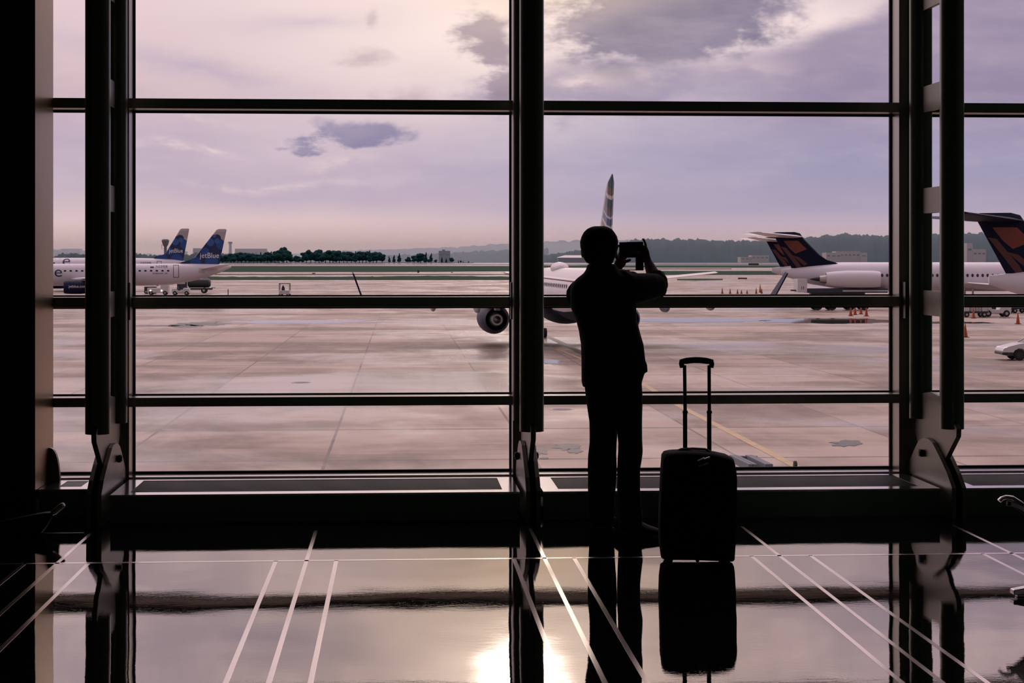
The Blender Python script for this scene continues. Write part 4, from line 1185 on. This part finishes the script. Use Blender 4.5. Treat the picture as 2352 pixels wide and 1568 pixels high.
blob([(1905,737,150,6.2)], M['puddle'], 'long puddle mirroring the T tailed airliner at right', 3, amp=.25)
blob([(1600,735,160,5)], M['puddle'], 'pale long puddle right of the person', 5, amp=.2)
blob([(2170,741,110,2.5)], M['puddle'], 'thin puddle reaching under the right truss', 6, amp=.4)
blob([(462,744,60,4),(430,749,38,3.2),(360,748,55,1.4)], M['tar'], 'dark wet patch on the apron left of the middle airliner', 8, 'wet_patch', 'wet patch')
blob([(690,739,175,4)], M['puddle'], 'pale long puddle running right from the dark wet patch', 9, amp=.3)
blob([(1303,1026,30,7),(1320,1036,18,5)], M['tar'], 'near dark wet patch between the middle truss and the person', 13, 'wet_patch', 'wet patch')
blob([(1243,1035,14,9),(1250,1052,10,2)], M['tar'], 'small dark wet patch right beside the middle truss', 15, 'wet_patch', 'wet patch', amp=.5)
blob([(1265,831,20,5)], M['puddle'], 'small bright puddle just right of the middle truss', 16, amp=.5)
blob([(1945,1018,34,7)], M['tar'], 'faint stain on the apron right of the suitcase', 18, 'wet_patch', 'wet patch', amp=.4)
def hatch(px, py, r, label):
    p = G(px, py); t = thing('manhole_cover', label, 'manhole', (p.x, p.y, ZG)); n = 28; mb = MB()
    A_ = mb.verts([(r*cos(2*pi*k/n), r*sin(2*pi*k/n), .012) for k in range(n)]); B_ = mb.verts([(r*.85*cos(2*pi*k/n), r*.85*sin(2*pi*k/n), .012) for k in range(n)])
    for k in range(n): mb.face([A_[k], A_[(k+1)%n], B_[(k+1)%n], B_[k]])
    mb.build('ring', M['wline'], t)
    m2 = MB(); m2.face(m2.verts([(r*.8*cos(2*pi*k/n), r*.8*sin(2*pi*k/n), .009) for k in range(n)])); m2.build('lid', M['bld2'], t)
hatch(692, 878, .46, 'round manhole cover out on the apron in the left window')
hatch(1291, 940, .46, 'round manhole cover just right of the middle truss')
# ------------------------------------------------------------------ person with a tablet
YM = 10.02
def Mp(px, py, dy=0.0): return atY(px, py, YM + dy)
def mwid(px0, px1, py, dy=0.0): return (Mp(px1, py, dy).x - Mp(px0, py, dy).x) / 2
foot0 = Mp(1412, 1226); man = thing('person', 'person seen from behind in dark clothes, both arms raised to hold up a tablet', 'person', (foot0.x, foot0.y, 0))
O = Vector((foot0.x, foot0.y, 0))
def ell_ring(px0, px1, py, dep, dy=0.0, n=24, tilt=0.0):
    """horizontal body ring: silhouette from px0 to px1 at row py, depth radius dep"""
    c = (Mp(px0, py, dy) + Mp(px1, py, dy)) / 2 - O; w = mwid(px0, px1, py, dy)
    return [(c.x + w*cos(2*pi*k/n), c.y + dep*sin(2*pi*k/n), c.z + tilt*cos(2*pi*k/n)) for k in range(n)]
def Q(px, py, dy): return Mp(px, py, dy) - O
# --- body skin: head, neck, arms, hands, trunk, legs, feet as one surface
b = MB()
hd = [(521,1372,1383,.012,.0),(524,1362,1394,.04,.0),(531,1352,1402,.07,.005),(541,1344,1408,.088,.01),(553,1339,1412,.098,.015),(565,1338,1413,.100,.018),(577,1340,1411,.096,.022),(588,1343,1409,.088,.028),(598,1347,1407,.078,.036),(606,1352,1403,.062,.045),(613,1358,1398,.040,.055)]
b.loft([ell_ring(l, r, y, d, dy) for y, l, r, d, dy in hd])
b.ell(Q(1378, 583, .125), (.014,.022,.026)); b.ell(Q(1378, 577, .115), (.009,.02,.03))          # nose
b.ell(Q(1378, 598, .108), (.026,.010,.008)); b.ell(Q(1378, 570, .108), (.045,.012,.010))          # lips, brow
b.ell(Q(1378, 607, .095), (.022,.018,.016))                                                       # chin
for px in (1338.5, 1412): b.ell(Q(px, 580, .012), (.011,.020,.031))
b.loft([ell_ring(1353, 1404, 590, .058, .005), ell_ring(1353, 1406, 606, .058, .0), ell_ring(1350, 1410, 625, .066, -.005), ell_ring(1338, 1424, 640, .08, 0)])
b.loft([ell_ring(1330, 1446, 642, .08), ell_ring(1318, 1452, 665, .095), ell_ring(1320, 1452, 710, .10), ell_ring(1338, 1466, 780, .095), ell_ring(1344, 1468, 850, .095), ell_ring(1346, 1468, 905, .10)])
# right arm
RS, RE, RW = Q(1446, 664, .0), Q(1511, 657, .16), Q(1489, 603, .30)
b.tube([RS, (RS+RE)/2, RE], [.055,.050,.044], 14)
b.tube([RE, RE.lerp(RW, .35), RE.lerp(RW, .75), RW], [.044,.043,.033,.026], 14)
# left arm
LS, LE, LW = Q(1330, 672, .0), Q(1372, 700, .25), Q(1416, 618, .36)
b.tube([LS, (LS+LE)/2, LE], [.055,.050,.044], 14)
b.tube([LE, LE.lerp(LW, .35), LE.lerp(LW, .75), LW], [.044,.043,.033,.026], 14)
# right hand: palm behind the tablet's right end, fingers up and round its far side, thumb on the near side
HD = .36
b.tube([RW, Q(1485, 594, .32), Q(1482, 582, .345), Q(1479, 573, .36)], [(.026,.022),(.034,.020),(.040,.018),(.036,.016)], 14)
def fing(pts, r0=.0092, r1=.0068): 
    k = len(pts); b.tube(pts, [r0 + (r1-r0)*i/(k-1) for i in range(k)], 10); b.ell(pts[-1], (r1,)*3, 8, 6)
fing([Q(1483, 572, .36), Q(1483, 562, .37), Q(1480, 553, .372), Q(1476.5, 549, .37)])                # index hooks over the top corner
fing([Q(1480, 571, .37), Q(1475, 563, .395), Q(1467, 561, .40), Q(1461, 563, .40)])                   # middle behind the tablet
fing([Q(1478, 576, .37), Q(1472, 570, .395), Q(1464, 570, .40), Q(1459, 572, .40)])
fing([Q(1477, 581, .365), Q(1471, 578, .39), Q(1464, 579, .395), Q(1461, 581, .395)], .0082, .006)
fing([Q(1482, 588, .33), Q(1475, 584, .318), Q(1468, 580, .318), Q(1463, 577, .322)], .0115, .0085)    # thumb on the screen side
# left hand: palm below the left corner, index curled up along the left edge, thumb under
b.tube([LW, Q(1420, 610, .355), Q(1426, 602, .35), Q(1430, 597, .355)], [(.026,.022),(.030,.021),(.034,.020),(.028,.018)], 14)
fing([Q(1422, 600, .35), Q(1415.5, 590, .35), Q(1414.5, 577, .352), Q(1417, 568, .355), Q(1421, 564, .36)], .010, .0072)
fing([Q(1424, 599, .37), Q(1421, 588, .395), Q(1424, 578, .405), Q(1430, 575, .405)])
fing([Q(1428, 599, .375), Q(1429, 589, .398), Q(1434, 583, .405), Q(1439, 582, .405)])
fing([Q(1432, 600, .37), Q(1436, 593, .39), Q(1441, 589, .395), Q(1445, 588, .395)], .0082, .006)
fing([Q(1430, 603, .33), Q(1436, 601, .318), Q(1442, 599, .316), Q(1447, 597, .318)], .0115, .0085)
# legs and feet
def leg(side, rows):
    b.loft([ell_ring(l + 4, r - 4, y, d, dy, 18) for y, l, r, d, dy in rows])
LL = [(895,1348,1412,.080,.02),(971,1353,1415,.078,.08),(1045,1352,1412,.062,.15),(1124,1354,1408,.052,.24),(1196,1362,1402,.042,.30)]
RR = [(895,1406,1472,.080,.0),(971,1417,1474,.078,-.02),(1045,1422,1474,.062,-.03),(1124,1422,1466,.052,-.07),(1210,1428,1464,.042,-.10)]
leg('l', LL); leg('r', RR)
body = b.build('body', M['skin'], man)
remeshed(body, .0045, 3)
for px in (1366, 1391): MB().ell(Q(px, 576, .106), (.012,.010,.010), 12, 8).build('eye', M['blackm'], man, smooth=True)
# --- hair
h = MB()
hr = [(519.5,1366,1388,.02,-.012),(521.5,1357,1396,.045,-.012),(526,1348,1405,.07,-.012),(533,1341,1411,.09,-.010),(543,1335,1416,.104,-.006),(555,1332,1419,.110,-.004),(567,1333,1419,.108,-.006),(578,1335.5,1416,.098,-.012),(588,1338.5,1413,.082,-.020),(597,1343,1409.5,.066,-.024),(604,1348,1407,.056,-.022)]
rings = []
for y, l, r, d, dy in hr:
    c = (Mp(l, y, dy) + Mp(r, y, dy))/2 - O; w = mwid(l, r, y, dy); n = 40; ring = []
    for k in range(n):
        a = 2*pi*k/n
        yy = d*sin(a)
        lim = .06 if y < 545 else (.03 if y < 565 else .0)         # hairline leaves the face free
        if yy > lim and y > 532: yy = lim + (yy-lim)*.15
        wob = 1 + .03*mnoise.noise(Vector((cos(a)*3, sin(a)*3, y*.15)))
        ring.append((c.x + w*wob*cos(a), c.y + yy*wob, c.z + .004*mnoise.noise(Vector((cos(a)*6, sin(a)*6, 3)))))
    rings.append(ring)
h.loft(rings)
ho_ = h.build('hair', M['hair'], man, smooth=True, autos=80)
# --- shirt
s = MB()
tor = [(611,1351,1411,.066,-.002),(620,1346,1419,.074,0),(628,1340,1430,.084,0),(637,1328,1447,.095,0),(648,1316,1457,.108,0),(662,1309,1463,.118,0),(680,1309,1463,.122,0),(705,1311,1461,.124,0),(735,1323,1463,.124,0),(760,1330,1469,.124,0),(790,1333.5,1479,.126,0),(820,1335,1480,.128,0),(845,1336,1482,.130,0),(862,1336.5,1479,.130,0),(876,1337,1475,.128,0),(888,1340,1474,.124,0)]
s.loft([ell_ring(l, r, y, d, dy, 40) for y, l, r, d, dy in tor])
s.tube([Q(1434, 664, -.01), Q(1462, 662, .03), Q(1490, 659, .10), Q(1510, 655, .155)], [.098,.086,.079,.066], 22)
s.tube([Q(1512, 660, .15), Q(1509, 645, .175), Q(1504, 632, .205)], [.062,.060,.050], 22)          # rolled sleeve
s.ell(Q(1518, 662, .15), (.040,.05,.052)); s.ell(Q(1508, 629, .21), (.048,.046,.022), rz=.2)
s.tube([Q(1330, 672, .0), Q(1345, 690, .12), Q(1370, 706, .25)], [.080,.078,.062], 22)
s.tube([Q(1370, 706, .25), Q(1384, 680, .285), Q(1394, 662, .305)], [.060,.058,.050], 22)
s.loft([ell_ring(1350, 1412, 606, .068, .0, 30), ell_ring(1347, 1420, 619, .076, 0, 30)])             # collar
s.tube([Q(1474, 838, -.03), Q(1481, 850, -.03), Q(1487, 855, -.03)], [.03,.016,.006], 10)                # shirt tail corner
s.ell(Q(1428, 627, .02), (.045,.05,.022)); s.ell(Q(1452, 632, .03), (.03,.05,.024)); s.ell(Q(1441, 626, .06), (.016,.03,.02))  # bunched cloth on the shoulder
for v_ in s.bm.verts:
    q = Vector(v_.co); d = mnoise.noise(q * 9) * .006 + mnoise.noise(Vector((q.x*26, q.y*26, q.z*9))) * .003
    v_.co += Vector((d, d*.6, d*.4))
shirt = s.build('shirt', M['shirt'], man)
remeshed(shirt, .0075, 3)
# --- trousers
t_ = MB()
t_.loft([ell_ring(l, r, y, d, dy, 30) for y, l, r, d, dy in ((862,1341,1472,.118,0),(890,1343,1475,.122,0),(915,1346,1476,.118,.005),(940,1350,1475.5,.110,.01),(962,1353,1475,.09,.015))])
for rows in ([(930,1350,1418,.10,.03),(971,1353.5,1417.5,.098,.06),(1000,1354.5,1417,.092,.10),(1018,1354,1416,.088,.13),(1045,1351,1415,.085,.16),(1071,1350.5,1416.5,.082,.18),(1100,1350.5,1416,.078,.20),(1124,1350.5,1414,.078,.23),(1171,1352,1411,.074,.27),(1203,1356,1409,.070,.29)],
             [(930,1404,1475,.10,.0),(971,1416.5,1475,.098,-.02),(1001,1419,1474.5,.092,-.03),(1018,1420.5,1475,.088,-.035),(1036,1420,1476,.085,-.04),(1055,1419,1474,.083,-.05),(1077,1417.5,1470.5,.080,-.055),(1124,1417,1470.5,.076,-.07),(1160,1418,1474,.076,-.09),(1185,1420,1477,.076,-.10),(1217,1422,1474,.074,-.11)]):
    t_.loft([ell_ring(l, r, y, d, dy, 26) for y, l, r, d, dy in rows])
for v_ in t_.bm.verts:
    q = Vector(v_.co); d = mnoise.noise(Vector((q.x*12, q.y*12, q.z*7))) * .006
    v_.co += Vector((d, d, 0))
tro = t_.build('trousers', M['trouser'], man)
remeshed(tro, .008, 2)
# --- shoes, toes turned to the right
def shoe(heel, toe, name):
    h0 = G(*heel, 0.0) - O; t0 = G(*toe, 0.0) - O; d = (t0 - h0); d.z = 0; L = d.length; d.normalize(); n = Vector((-d.y, d.x, 0))
    def rings(prof, m_=20):
        R = []
        for f, w, z0, z1 in prof:
            c = h0 + d * (L * f); zc_ = (z0+z1)/2; hz_ = (z1-z0)/2
            R.append([c + n*(w*cos(2*pi*k/m_)) + Vector((0,0,zc_ + hz_*sin(2*pi*k/m_))) for k in range(m_)])
        return R
    u_ = MB(); u_.loft(rings([(0.0,.018,.022,.06),(.03,.034,.015,.095),(.15,.040,.012,.115),(.30,.042,.012,.115),(.45,.044,.012,.088),(.62,.048,.012,.068),(.80,.048,.012,.055),(.93,.036,.014,.045),(1.0,.012,.018,.034)]))
    o = u_.build('shoe', M['shoe'], man, smooth=True, autos=70)
    so = MB(); rows = [(-.02,.016,.004,.036),(.01,.036,0,.034),(.15,.043,0,.032),(.45,.044,.002,.026),(.62,.051,0,.024),(.82,.050,0,.024),(.95,.038,.003,.026),(1.02,.012,.010,.028)]
    R = []
    for f, w, z0, z1 in rows:
        c = h0 + d * (L*f); R.append([c + n*sx*w + Vector((0,0,zz)) for sx, zz in ((-.9,z0),(.9,z0),(1,(z0+z1)/2),(.96,z1),(-.96,z1),(-1,(z0+z1)/2))])
    so.loft(R); so.build('sole', M['sole'], o, smooth=True, autos=50)
shoe((1414, 1224), (1526, 1237), 'r'); shoe((1361, 1212.5), (1424, 1206.5), 'l')

# ------------------------------------------------------------------ tablet in its case
tb = thing('tablet', 'dark tablet in a folding case, held up in the person\'s raised hands', 'tablet', tuple(Mp(1448, 590, .345)))
TO = Vector(tb.location)
def T(px, py, dy=.345): return Mp(px, py, dy) - TO
def slab(name, x0, x1, y0, y1, d0, d1, m, parent, skew=0.0, bev=.002):
    a = T(x0, y1, d0); c = T(x1, y0, d1); mb = MB()
    mb.loft([[(a.x, a.y, a.z), (c.x, a.y, a.z + skew), (c.x, a.y, c.z + skew), (a.x, a.y, c.z)], [(a.x, c.y, a.z), (c.x, c.y, a.z + skew), (c.x, c.y, c.z + skew), (a.x, c.y, c.z)]])
    return mb.build(name, m, parent, bevel=bev)
slab('body', 1422.5, 1477, 556, 592, .338, .350, M['blackm'], tb, .003)
slab('screen', 1425, 1475, 558, 590, .3365, .338, M['screen'], tb, .003, 0)
slab('case_flap', 1460, 1478, 588, 621, .346, .352, M['blackm'], tb)
slab('case_edge', 1427, 1478, 619, 621, .344, .352, M['blackm'], tb)

# ------------------------------------------------------------------ suitcase
sc0 = G(1609, 1296, 0.0); case = thing('suitcase', 'black upright cabin suitcase with its handle pulled out, right of the person', 'suitcase', (sc0.x, sc0.y + .1, 0), radians(-2.5) - PSI)
K = 451.5
def cx_(px): return (px - 1609) / K
def cz_(py): return (1296 - py) / K
sh = [(1524,1284),(1520,1253),(1518.5,1212),(1521,1150),(1523.5,1089),(1527,1050),(1532,1043),(1545,1040),(1575,1037.5),(1612,1039),(1650,1043),(1676,1048),(1692,1056),(1697,1075),(1699,1100),(1698,1170),(1696,1241),(1693,1288),(1688,1291),(1600,1288),(1530,1288)]
def rsz(k, dz=0): 
    return [(cx_(1609 + (p[0]-1609)*k), cz_(1164 + (p[1]-1164)*k) + dz) for p in sh]
mb = MB(); layers = []
for yy, k in ((-.115,.90),(-.112,.955),(-.095,.99),(-.05,1.0),(.05,1.0),(.09,.99),(.105,.96)):
    layers.append([(x, yy, z) for x, z in rsz(k)])
mb.loft(layers)
for v_ in mb.bm.verts: v_.co.x += .0025*mnoise.noise(v_.co*9); v_.co.z += .003*mnoise.noise(v_.co*7 + Vector((4,0,0)))
mb.build('shell', M['case'], case, smooth=True, autos=60)
# front pocket and piping
pk = MB(); pk.loft([[(x, yy, z) for x, z in [(cx_(1609 + (p[0]-1609)*k), cz_(1190 + (p[1]-1190)*k)) for p in ((1540,1275),(1536,1120),(1545,1108),(1675,1112),(1684,1122),(1682,1278))]] for yy, k in ((-.112,1.0),(-.130,.98),(-.136,.93))])
pk.build('front_pocket', M['case'], case, smooth=True, autos=40)
pp = [Vector((x, -.108, z)) for x, z in rsz(.962)]; MB().tube(pp + [pp[0]], .0045, 6).build('piping', M['blackm'], case)
# telescopic handle
hy = .085
for i, (tx, bx) in enumerate(((1581.5, 1583), (1639, 1639.5))):
    p = MB(); p.tube([(cx_(bx), hy, cz_(1060)), (cx_(bx - .3), hy, cz_(955))], .0115, 12); p.tube([(cx_(bx), hy, cz_(957)), (cx_(tx), hy, cz_(842))], .0092, 12)
    p.build('handle_tube', M['blackm'], case)
    MB().box((cx_(bx)-.013, hy-.013, cz_(955)), (cx_(bx)+.013, hy+.013, cz_(949))).build('collar', M['blackm'], case)
g = MB(); pts = []
for k in range(15):
    f = k/14; px = 1575 + (1644-1575)*f; py = 833.5 - 3.5*sin(pi*f) ; pts.append((cx_(px), hy, cz_(py)))
g.tube([(cx_(1576), hy, cz_(848))] + [(cx_(1574.5), hy, cz_(839))] + pts + [(cx_(1645), hy, cz_(839)), (cx_(1644), hy, cz_(848))], [(.012,.014),(.014,.015)] + [(.0165 if 1 < k < 13 else .015, .017) for k in range(15)] + [(.014,.015),(.012,.014)], 14)
g.build('grip', M['blackm'], case, smooth=True, autos=70)
# top carry handle, zip pulls, wheels, foot
MB().tube([(cx_(1560), .02, cz_(1042)), (cx_(1572), .02, cz_(1036)), (cx_(1600), .02, cz_(1034.5)), (cx_(1628), .02, cz_(1036)), (cx_(1642), .02, cz_(1043))], [(.006,.014)]*5, 10).build('carry_handle', M['blackm'], case, smooth=True)
for (ax, az, bx, bz) in ((1606,1056,1622,1049.5),(1620,1052,1634,1048),(1609,1067,1620,1064),(1618,1065,1630,1061)):
    MB().tube([(cx_(ax), -.136, cz_(az)), (cx_(bx), -.122, cz_(bz))], [(.004,.007),(.005,.009)], 8).build('zip_pull', M['zip'], case)
zt = MB(); zt.tube([(cx_(1530), -.112, cz_(1072)), (cx_(1560), -.117, cz_(1062)), (cx_(1609), -.118, cz_(1059)), (cx_(1660), -.117, cz_(1062)), (cx_(1690), -.112, cz_(1074))], .0022, 6); zt.build('zip', M['blackm'], case)
for x in (cx_(1541), cx_(1671)):
    for y in (-.08, .08):
        hs = MB(); hs.box((x-.030, y-.030, .028), (x+.030, y+.030, .05)); o = hs.build('wheel_housing', M['blackm'], case, bevel=.006)
        MB().wheel((x, y, .022), .022, .030, 'y', 18).build('wheel', M['blackm'], o, smooth=True)
MB().box((cx_(1604), -.06, cz_(1288)-.012), (cx_(1612), .0, cz_(1286))).build('foot', M['blackm'], case, bevel=.003)

# ------------------------------------------------------------------ waiting chairs cut by the frame edges
# right chair: rail front curl at px 2293, its foot end at px 2323
zc = F * (HC - .42) / (1143 - HZ)
pr = W(2295, 1143, zc)
rc = thing('waiting_chair', 'sling waiting chair with polished aluminium frame, cut off by the right edge', 'chair', (pr.x, pr.y, 0))
def rail(y, name='side_rail'):
    pts = [(0.0, y, .405), (.012, y, .417), (.035, y, .424), (.065, y, .420), (.10, y, .398), (.15, y, .362), (.22, y, .328), (.34, y, .318), (.45, y, .34), (.55, y, .45), (.62, y, .62), (.68, y, .82)]
    mb = MB(); mb.tube(pts, [(.010,.018)]*len(pts), 12); o = mb.build(name, M['chrome'], rc, smooth=True)
    lo_ = [(x + .004, y + .004, z - .030) for x, _, z in pts[2:]]
    MB().tube(lo_, [(.013,.010)]*len(lo_), 10).build('rail_insert', M['vinyl'], o, smooth=True)
for yy in (0.0, -.55, -1.1): rail(yy)
for y0 in (-.53, -1.08):
    prof = [(.05,.405),(.10,.385),(.15,.350),(.22,.316),(.34,.306),(.45,.328)]
    MB().loft([[(x, y0, z), (x, y0+.51, z), (x, y0+.51, z-.02), (x, y0, z-.02)] for x, z in prof]).build('seat', M['vinyl'], rc, smooth=True)
    MB().loft([[(x, y0, z), (x, y0+.51, z), (x+.02, y0+.51, z-.01), (x+.02, y0, z-.01)] for x, z in ((.45,.33),(.55,.44),(.62,.61),(.68,.81))]).build('backrest', M['vinyl'], rc, smooth=True)
MB().tube([(.36, .02, .25), (.36, -1.12, .25)], [(.03,.04)]*2, 12).build('beam', M['vinyl'], rc)
zc2 = F * (HC - .035) / (1352 - HZ); pf = W(2324, 1352, zc2) - Vector((pr.x, pr.y, 0))
for dy_ in (0.0, -.9):
    mb = MB(); y_ = pf.y + dy_
    mb.loft([[(pf.x, y_-.03, .012), (pf.x, y_+.03, .012), (pf.x, y_+.026, .034), (pf.x, y_-.026, .034)], [(pf.x+.25, y_-.035, .012), (pf.x+.25, y_+.035, .012), (pf.x+.25, y_+.03, .075), (pf.x+.25, y_-.03, .075)], [(pf.x+.5, y_-.03, .012), (pf.x+.5, y_+.03, .012), (pf.x+.5, y_+.026, .034), (pf.x+.5, y_-.026, .034)]])
    mb.box((pf.x+.02, y_-.02, 0), (pf.x+.06, y_+.02, .013)); mb.box((pf.x+.43, y_-.02, 0), (pf.x+.47, y_+.02, .013))
    mb.build('foot', M['chrome'], rc, bevel=.004)
    MB().tube([(pf.x+.25, y_, .07), (.36, y_, .25)], [(.022,.03)]*2, 12).build('leg', M['chrome'], rc)
# left chair: low dark foot rest with a bright tip
zc = F * HC / 660; pt = W(120, 1258, F*HC/660)
S_ = F / 10.15
lc = thing('waiting_chair', 'dark waiting chair at the left edge with a bright upturned foot tip', 'chair')
a0 = W(118, 1178, 10.15); lc.location = (a0.x, a0.y, 0)
def LX(px): return (px - 118) / S_
def LZ(py): return HC - (py - HZ) / S_
tip = MB(); tip.tube([(LX(119), 0, LZ(1178)), (LX(124), 0, LZ(1176)), (LX(144), 0, LZ(1160)), (LX(147), 0, LZ(1158))], [(.014,.02),(.017,.028),(.017,.028),(.012,.02)], 14); 
ft = MB(); ft.loft([[(LX(x), -.04, LZ(y1)), (LX(x), .04, LZ(y1)), (LX(x), .035, LZ(y0)), (LX(x), -.035, LZ(y0))] for x, y0, y1 in ((-60,1206,1250),(0,1196,1250),(50,1186,1246),(85,1179,1236),(105,1176,1212),(122,1175,1184))])
fo = ft.build('foot_bar', M['vinyl'], lc, bevel=.004)
tip.build('foot_tip', M['chrome'], fo, smooth=True)
MB().box((LX(-60), -.03, 0), (LX(20), .03, LZ(1248))).build('base', M['vinyl'], lc)
MB().prism([(LX(-260), .38), (LX(-70), .40), (LX(-60), .43), (LX(-270), .42)], 'y', -.28, .28).build('seat', M['vinyl'], lc, bevel=.01)
MB().prism([(LX(-270), .42), (LX(-250), .42), (LX(-290), .85), (LX(-305), .85)], 'y', -.28, .28).build('backrest', M['vinyl'], lc, bevel=.01)
for px_ in (-60, -240): MB().box((LX(px_)-.02, -.02, .0), (LX(px_)+.02, .02, .40)).build('leg', M['vinyl'], lc)
